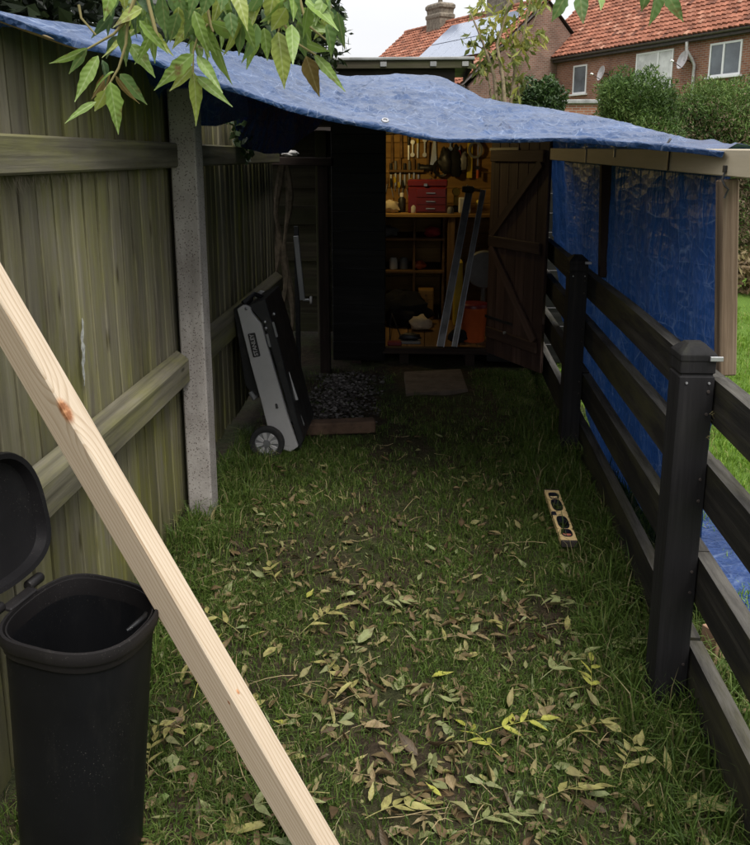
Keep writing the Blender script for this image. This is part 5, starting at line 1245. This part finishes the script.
bush('conifer_hedge', 'browning conifer at the right edge below the double window', 'hedge', bs_, bl_, 100000, (.012, .036), 'hedge', 32, [vstem(bs_[0], bs_[1], h_*.8, .06), vstem(bs_[0]-.4, bs_[1], h_*.7, .05), vstem(bs_[0]-.8, bs_[1]-.2, h_*.6, .03, .2)], lambda c: np.clip((2.3-c[:, 2])*.6, 0, .6), .28, .55, .7)
bl_, bs_, h_ = cone_blobs(513, 566, 82, 9.8, 3)
bush('laurel_bush', 'round dark laurel bush rising above the tarpaulin ridge', 'bush', bs_, bl_, 42000, (.018, .036), 'laurel', 33, [vstem(bs_[0], bs_[1], h_*.8, .05)], None, .5, .5)
# dark shrubs beyond the board fence
bush('evergreen_shrub', 'dark evergreen shrub behind the board fence at upper left', 'shrub', (-2.6, 4.0, 0), [(-2.4, 3.6, 2.2, 1.0, 1.1, 1.0), (-2.5, 4.2, 3.0, 1.0, 1.2, .9), (-2.9, 3.0, 1.4, .9, 1.0, 1.3), (-2.2, 5.0, 2.4, .8, .9, 1.2), (-3.2, 4.6, 2.2, 1., 1.2, 1.6)], 42000, (.025, .06), 'darkshrub', 41, [vstem(-2.6, 4., 2.8, .08), vstem(-2.4, 3.6, 2.4, .05, .2)], None, .5, .6)
bush('leafy_tree', 'small leafy tree behind the tarpaulin ridge left of the sky', 'tree', (-1.6, 8.2, 0), [(-1.5, 8.2, 2.6, .75, .8, .9), (-1.9, 8.0, 3.3, 1.0, .9, .8), (-1.15, 8.3, 3.1, .42, .5, .75), (-2.4, 7.6, 2.6, 1., 1., 1.2), (-1.3, 7.9, 2.3, .4, .4, .5)], 30000, (.03, .065), 'darkshrub', 42, [vstem(-1.6, 8.2, 3.2, .09), vstem(-1.5, 8.1, 3., .05, .3)], None, .42, .7, 0, tint=(.62, .25))
# ivy by the fence post
bush('ivy_spray', 'small ivy spray hanging over the board fence under the tarpaulin', 'ivy', (-.98, 4.3, 1.75), [(-.91, 4.25, 1.66, .05, .16, .12), (-.90, 4.4, 1.56, .05, .10, .09)], 130, (.016, .03), 'ivy', 43, [([(-.96, 4.3, 1.80), (-.93, 4.3, 1.72), (-.91, 4.35, 1.58)], .006)], None, .8, .9)
# sapling with sparse yellow leaves
sp_st = []
for k, pts in enumerate([[(505, 112), (503, 80), (497, 45), (508, 8), (512, -15)], [(498, 112), (494, 75), (482, 40), (470, 12)], [(510, 112), (515, 70), (524, 35), (530, 0)], [(503, 90), (512, 60), (517, 40), (519, 10)], [(520, 105), (517, 80), (523, 62), (537, 40)], [(497, 60), (488, 52), (478, 46), (466, 47)], [(492, 112), (490, 90), (488, 74), (480, 60)], [(514, 60), (520, 50), (534, 22), (545, -6)]]):
    sp_st.append(([atY(x, y, 8.6+.08*k) for x, y in pts], .022 if k < 3 else .012))
cl = [(505, 10), (512, 30), (497, 40), (484, 38), (470, 44), (476, 15), (524, 30), (530, 8), (518, 60), (537, 40), (500, 65), (487, 60), (480, 73), (520, 80), (508, 85), (490, 25), (540, 0), (525, 48), (498, 92), (515, 100), (480, 5), (512, 46), (502, 22)]
bush('sapling', 'thin elder sapling with sparse yellowing leaves against the sky', 'tree', (atY(503, 100, 8.7).x, 8.7, 0), [(*atY(x, y, 8.6+.05*(i % 8)), .12, .16, .12) for i, (x, y) in enumerate(cl)], 480, (.035, .068), 'sapling', 44, sp_st+[([(.92, 8.7, -.1), (.90, 8.7, 1.), atY(503, 112, 8.65)], .05)], None, .42, 1., -1.2, 'bark_pale')
# low leafy border under the hedge, seen at the right edge
bush('border_plant', 'dead brown stems and leaves at the foot of the hedge', 'plant', (4.1, 9.2, 0), [(3.8, 9.4, .25, .8, .4, .3), (4.6, 9.2, .3, .7, .4, .35)], 2500, (.03, .07), 'litter', 45, [vstem(4.1, 9.2, .6, .02), vstem(4.4, 9.1, .9, .012, .3)], None, .4, .8)

# ------------------------------------------------------------------ neighbouring flat roofed shed
YN = 9.6; xa, xb = -1.6, atY(472, 60, YN).x; zt = atY(410, 57, YN).z
ns = thing('flat_roofed_shed', 'dark flat roofed shed behind the tarpaulin with grey roof edge', 'shed', ((xa+xb)/2, YN, 0))
MB().box((xa, YN+.12, -.05), (xb-.18, YN+2.0, zt-.09)).build('wall', 'rusty', ns)
MB().box((xa-.05, YN-.02, zt-.035), (xb+.03, YN+2.1, zt)).build('roof', 'roofgrey', ns, False, .008)
MB().box((xa-.05, YN+.0, zt-.12), (xb, YN+.028, zt-.038)).build('fascia', 'plank_olive', ns, False, .004)
MB().box((xb+.001, YN+.03, zt-.11), (xb+.02, YN+2.0, zt-.038)).build('fascia', 'rusty', ns, False, .004)
for x in (-.45, .1, .45): MB().box((x, YN-.012, zt-.10), (x+.07, YN-.002, zt-.05)).build('patch', 'roofgrey', ns, False, .002)

# ------------------------------------------------------------------ houses
def pantiles2(x0, x1, y0, z0, y1, z1, tw, course, seed):
    r = np.random.RandomState(seed); sl = math.hypot(y1-y0, z1-z0); nc = int(sl/course)+1; nt_ = int((x1-x0)/tw); uy, uz = (y1-y0)/sl, (z1-z0)/sl
    ny, nz_ = (-uz, uy) if uy > 0 else (uz, -uy)
    q = np.arange(nt_*6+1)/6.; wave = .022*np.sin(q*2*np.pi)+.012*np.sin(q*4*np.pi+.6); m = len(q); vs = []; fs = []; tt = []
    for c in range(nc):
        tid = np.minimum(q.astype(int), nt_); base = np.clip(r.normal(.5, .22, nt_+1), 0, 1); off = r.normal(0, .006, nt_+1); k0 = len(vs)
        for d, hgt in ((c*course, -.015), (c*course, .045), (min(sl, c*course+course*1.04), .0)):
            hh = wave+hgt+off[tid]; vs += list(zip((x0+q*tw).tolist(), (y0+uy*d+ny*hh).tolist(), (z0+uz*d+nz_*hh).tolist())); tt += base[tid].tolist()
        for e in range(2): fs += [(k0+e*m+i, k0+e*m+i+1, k0+e*m+m+i+1, k0+e*m+m+i) for i in range(m-1)]
    return vs, fs, tt
def house(name, label, origin, ang, ln, span, ze, zr, wall, seed):
    t = thing(name, label, 'house', (origin[0], origin[1], 0), ang, local=True); ov = .35
    MB().box((0.1, ov, -.3), (ln-.1, 2*span-ov, ze-.12)).build('wall', wall, t, recenter=False)
    for x in (.1, ln-.35):
        MB().prism([(x, ov, ze-.119), (x, 2*span-ov, ze-.119), (x, span, zr-.12)], (.25, 0, 0)).build('gable', wall, t, recenter=False)
    for y0, y1 in ((0, span), (2*span, span)):
        v_, f_, t_ = pantiles2(0, ln, y0, ze+.02, y1, zr+.02, .22, .27, seed+int(y0)); o = raw('roof_tiles', v_, f_, 'tile', t, False, t_); kind(o, 'stuff')
        MB().prism([(0, y0, ze-.03), (0, y1, zr-.03), (0, y1, zr-.06), (0, y0, ze-.06)], (ln, 0, 0)).build('roof_deck', 'fascia', t)
    n = int(ln/.4)
    b = MB()
    for k in range(n): b.tube([(k*ln/n, span, zr+.03), ((k+1)*ln/n+.02, span, zr+.035)], [.11, .12], 8)
    kind(raw('ridge_tiles', b.v, b.f, 'tile', t, True, [lr.random() for k in range(n) for _ in range(16)]), 'stuff')
    MB().box((0, .08, ze-.2), (ln, .11, ze-.061)).build('fascia', 'fascia', t, recenter=False)
    MB().box((0, .112, ze-.2), (ln, ov-.001, ze-.17)).build('soffit', 'fascia', t, recenter=False)
    b = MB(); prof = [(.06*math.cos(a_), .06*math.sin(a_)) for a_ in [math.pi+math.pi*k/6 for k in range(7)]]+[(.05*math.cos(a_), .05*math.sin(a_)) for a_ in [2*math.pi-math.pi*k/6 for k in range(7)]]
    b.prism([(0, .012+p_[0], ze-.04+p_[1]) for p_ in prof], (ln, 0, 0)); b.build('gutter', 'gutter', t, True)
    return t
AR = math.atan2(-11.6, 6.3); OR = Vector((4.75, 39.4))
hr = house('brick_house', 'brick house with orange pantile roof at the upper right', OR, AR, 27., 4.1, 5.6, 9.35, 'brick', 70)
exr = Vector((math.cos(AR), math.sin(AR))); eyr = Vector((-math.sin(AR), math.cos(AR)))
def wall_xz(px, py, yl=.35):
    d = ray(px, py); o2 = OR+eyr*yl; den = d.x*eyr.x+d.y*eyr.y; t_ = (o2.x*eyr.x+o2.y*eyr.y)/den; w_ = Vector((d.x*t_, d.y*t_))-OR
    return w_.dot(exr), H+d.z*t_
def window(t, px0, py0, px1, py1, mull, label=None, yl=.35, pane='glass', hmin=1.15):
    x0, z1 = wall_xz(px0, py0); x1, _ = wall_xz(px1, py1); _, z0 = wall_xz(px0, py1); fw = .065
    z1 = min(z1, 5.36); z0 = min(z0, z1-hmin)
    b = MB(); b.box((x0, yl-.03, z0), (x0+fw, yl+.02, z1)); b.box((x1-fw, yl-.03, z0), (x1, yl+.02, z1)); b.box((x0+fw, yl-.03, z1-fw), (x1-fw, yl+.02, z1)); b.box((x0+fw, yl-.03, z0), (x1-fw, yl+.02, z0+fw))
    xs_ = [x0+fw]
    for m_ in mull:
        xm = wall_xz(m_, py0)[0]; b.box((xm-.04, yl-.035, z0+fw), (xm+.04, yl+.015, z1-fw)); xs_ += [xm-.04, xm+.04]
    xs_.append(x1-fw); w_ = b.build('window', 'white', t, False, 0)
    for k in range(0, len(xs_), 2):
        MB().box((xs_[k]+.002, yl-.012, z0+fw+.002), (xs_[k+1]-.002, yl-.004, z1-fw-.002)).build('pane', pane, w_)
        MB().box((xs_[k]+.01, yl-.0035, z0+fw+.01), (xs_[k]+.01+(xs_[k+1]-xs_[k])*.35, yl-.001, z1-fw-.01)).build('curtain', 'curtain', w_)
    MB().box((x0-.08, yl-.12, z0-.07), (x1+.08, yl+.0, z0-.002)).build('sill', 'white', w_)
    return x0, x1, z0, z1
window(hr, 574, 66, 586, 94, [])
window(hr, 637, 54, 671, 92, [659], pane='curtain')
window(hr, 711, 44, 740, 75, [725], hmin=1.1)
window(hr, 530, 73.5, 545, 86, [537])
x_, z_ = wall_xz(694, 43); 
MB().tube([(x_, .02, z_+.02), (x_, .03, z_-.25), (x_+.1, .2, z_-.55), (x_+.16, .28, z_-.75), (x_+.16, .28, 0)], .055, 10).build('downpipe', 'pipe', hr, True)
def dish(px, py, r_, label):
    x, z = wall_xz(px, py); d = thing('satellite_dish', label, 'satellite dish', (OR.x+exr.x*x+eyr.x*.35, OR.y+exr.y*x+eyr.y*.35, z), AR, local=True, group=None)
    nrm = Vector((-.35, -1, .25)).normalized(); fr = frame((0, 0, 0), nrm); b = MB(); prof = [(0.01, .0), (r_*.4, .012), (r_*.75, .045), (r_, .09), (r_*1.01, .085), (r_*.75, .035), (r_*.4, .0), (.01, -.012)]
    n = 28; c_ = Vector((0, -.32, 0)); vs = [c_+fr @ Vector((h_, q*math.cos(2*math.pi*j/n), q*.85*math.sin(2*math.pi*j/n))) for q, h_ in prof for j in range(n)]
    b.add(vs, [(k*n+j, k*n+(j+1) % n, k*n+n+(j+1) % n, k*n+n+j) for k in range(len(prof)-1) for j in range(n)]); b.build('reflector', 'dish', d, True)
    MB().tube([c_+Vector((0, 0, -r_*.8)), c_+fr @ Vector((.42, 0, -.12))], .015, 6).build('arm', 'fascia', d, True)
    MB().tube([c_+fr @ Vector((.38, 0, -.12)), c_+fr @ Vector((.48, 0, -.11))], .035, 8).build('receiver', 'white', d, True)
    MB().tube([c_, (0, -.1, 0), (0, .0, -.05)], .025, 7).build('mount', 'fascia', d, True)
dish(691, 61, .36, 'grey satellite dish on the brick wall between two white windows')
dish(609, 74, .34, 'grey satellite dish half behind the hedge left of the wide window')
# low brick outbuilding wall glimpsed between laurel and conifer
bw2 = thing('brick_outbuilding', 'low brick wall with stone coping between laurel and conifer', 'wall', (5.6, 25, 0))
a_, b_ = atY(560, 104, 25), atY(600, 104, 25)
MB().box((a_.x, 25, -.1), (b_.x, 25.25, a_.z)).build('wall', 'brick', bw2); MB().box((a_.x-.05, 24.92, a_.z+.001), (b_.x+.05, 25.3, a_.z+.12)).build('coping', 'roofgrey', bw2, False, .02)

DL = Vector((.538, -.843)); AL = math.atan2(DL.y, DL.x); OL = Vector((-4.53, 45.06))
hl = house('brick_house', 'more distant house with chimneys and solar panels on its roof', OL, AL, 11.6, 4.35, 4.35, 7.95, 'brick2', 90)
eyl = Vector((-DL.y, DL.x))
def ridge_x(px):
    d = ray(px, 30); o2 = OL+eyl*4.35; t_ = (o2.x*eyl.x+o2.y*eyl.y)/(d.x*eyl.x+d.y*eyl.y); return (Vector((d.x*t_, d.y*t_))-OL).dot(DL)
def chimney(px0, px1, ztop, label=None):
    x0, x1 = ridge_x(px0), ridge_x(px1)
    if x1-x0 < .5: x1 = x0+.6
    b = MB(); y = 4.35; w_ = .42; prof = [(1., 7.2), (1., ztop-.75), (1.08, ztop-.7), (1.08, ztop-.55), (.95, ztop-.5), (1.0, ztop-.3), (1.1, ztop-.25), (1.1, ztop-.1), (.9, ztop)]
    vs = [((x0+x1)/2+sx*(x1-x0)/2*s_, y+sy*w_*s_, z) for s_, z in prof for sx, sy in ((-1, -1), (1, -1), (1, 1), (-1, 1))]
    b.add(vs, [(k*4+j, k*4+(j+1) % 4, k*4+4+(j+1) % 4, k*4+4+j) for k in range(len(prof)-1) for j in range(4)]+[(3, 2, 1, 0), tuple((len(prof)-1)*4+j for j in range(4))])
    c = b.build('chimney', 'stone', hl, False, .02)
    MB().lathe([(.13, 0), (.11, .22), (.13, .25), (.09, .25)], ((x0+x1)/2, y, ztop-.02), 'Z', 12).build('chimney_pot', 'stone', c, True)
chimney(433, 447, 8.95); chimney(493, 513, 9.4)
sl = math.hypot(4.35, 3.6)
for row, (q0, q1) in enumerate(((.08, .33), (.34, .60), (.61, .88))):
    for k in range(5 if row else 4):
        x0 = 5.3+k*1.12-row*.0; 
        pts = [(x0, 4.35*q0, 4.35+3.6*q0), (x0+1.08, 4.35*q0, 4.35+3.6*q0), (x0+1.08, 4.35*q1, 4.35+3.6*q1), (x0, 4.35*q1, 4.35+3.6*q1)]
        up_ = Vector((0, -3.6, 4.35)).normalized(); o = MB().prism([Vector(p)+up_*.12 for p in pts], up_*.04).build('solar_panel', 'solar', hl, False, .008)
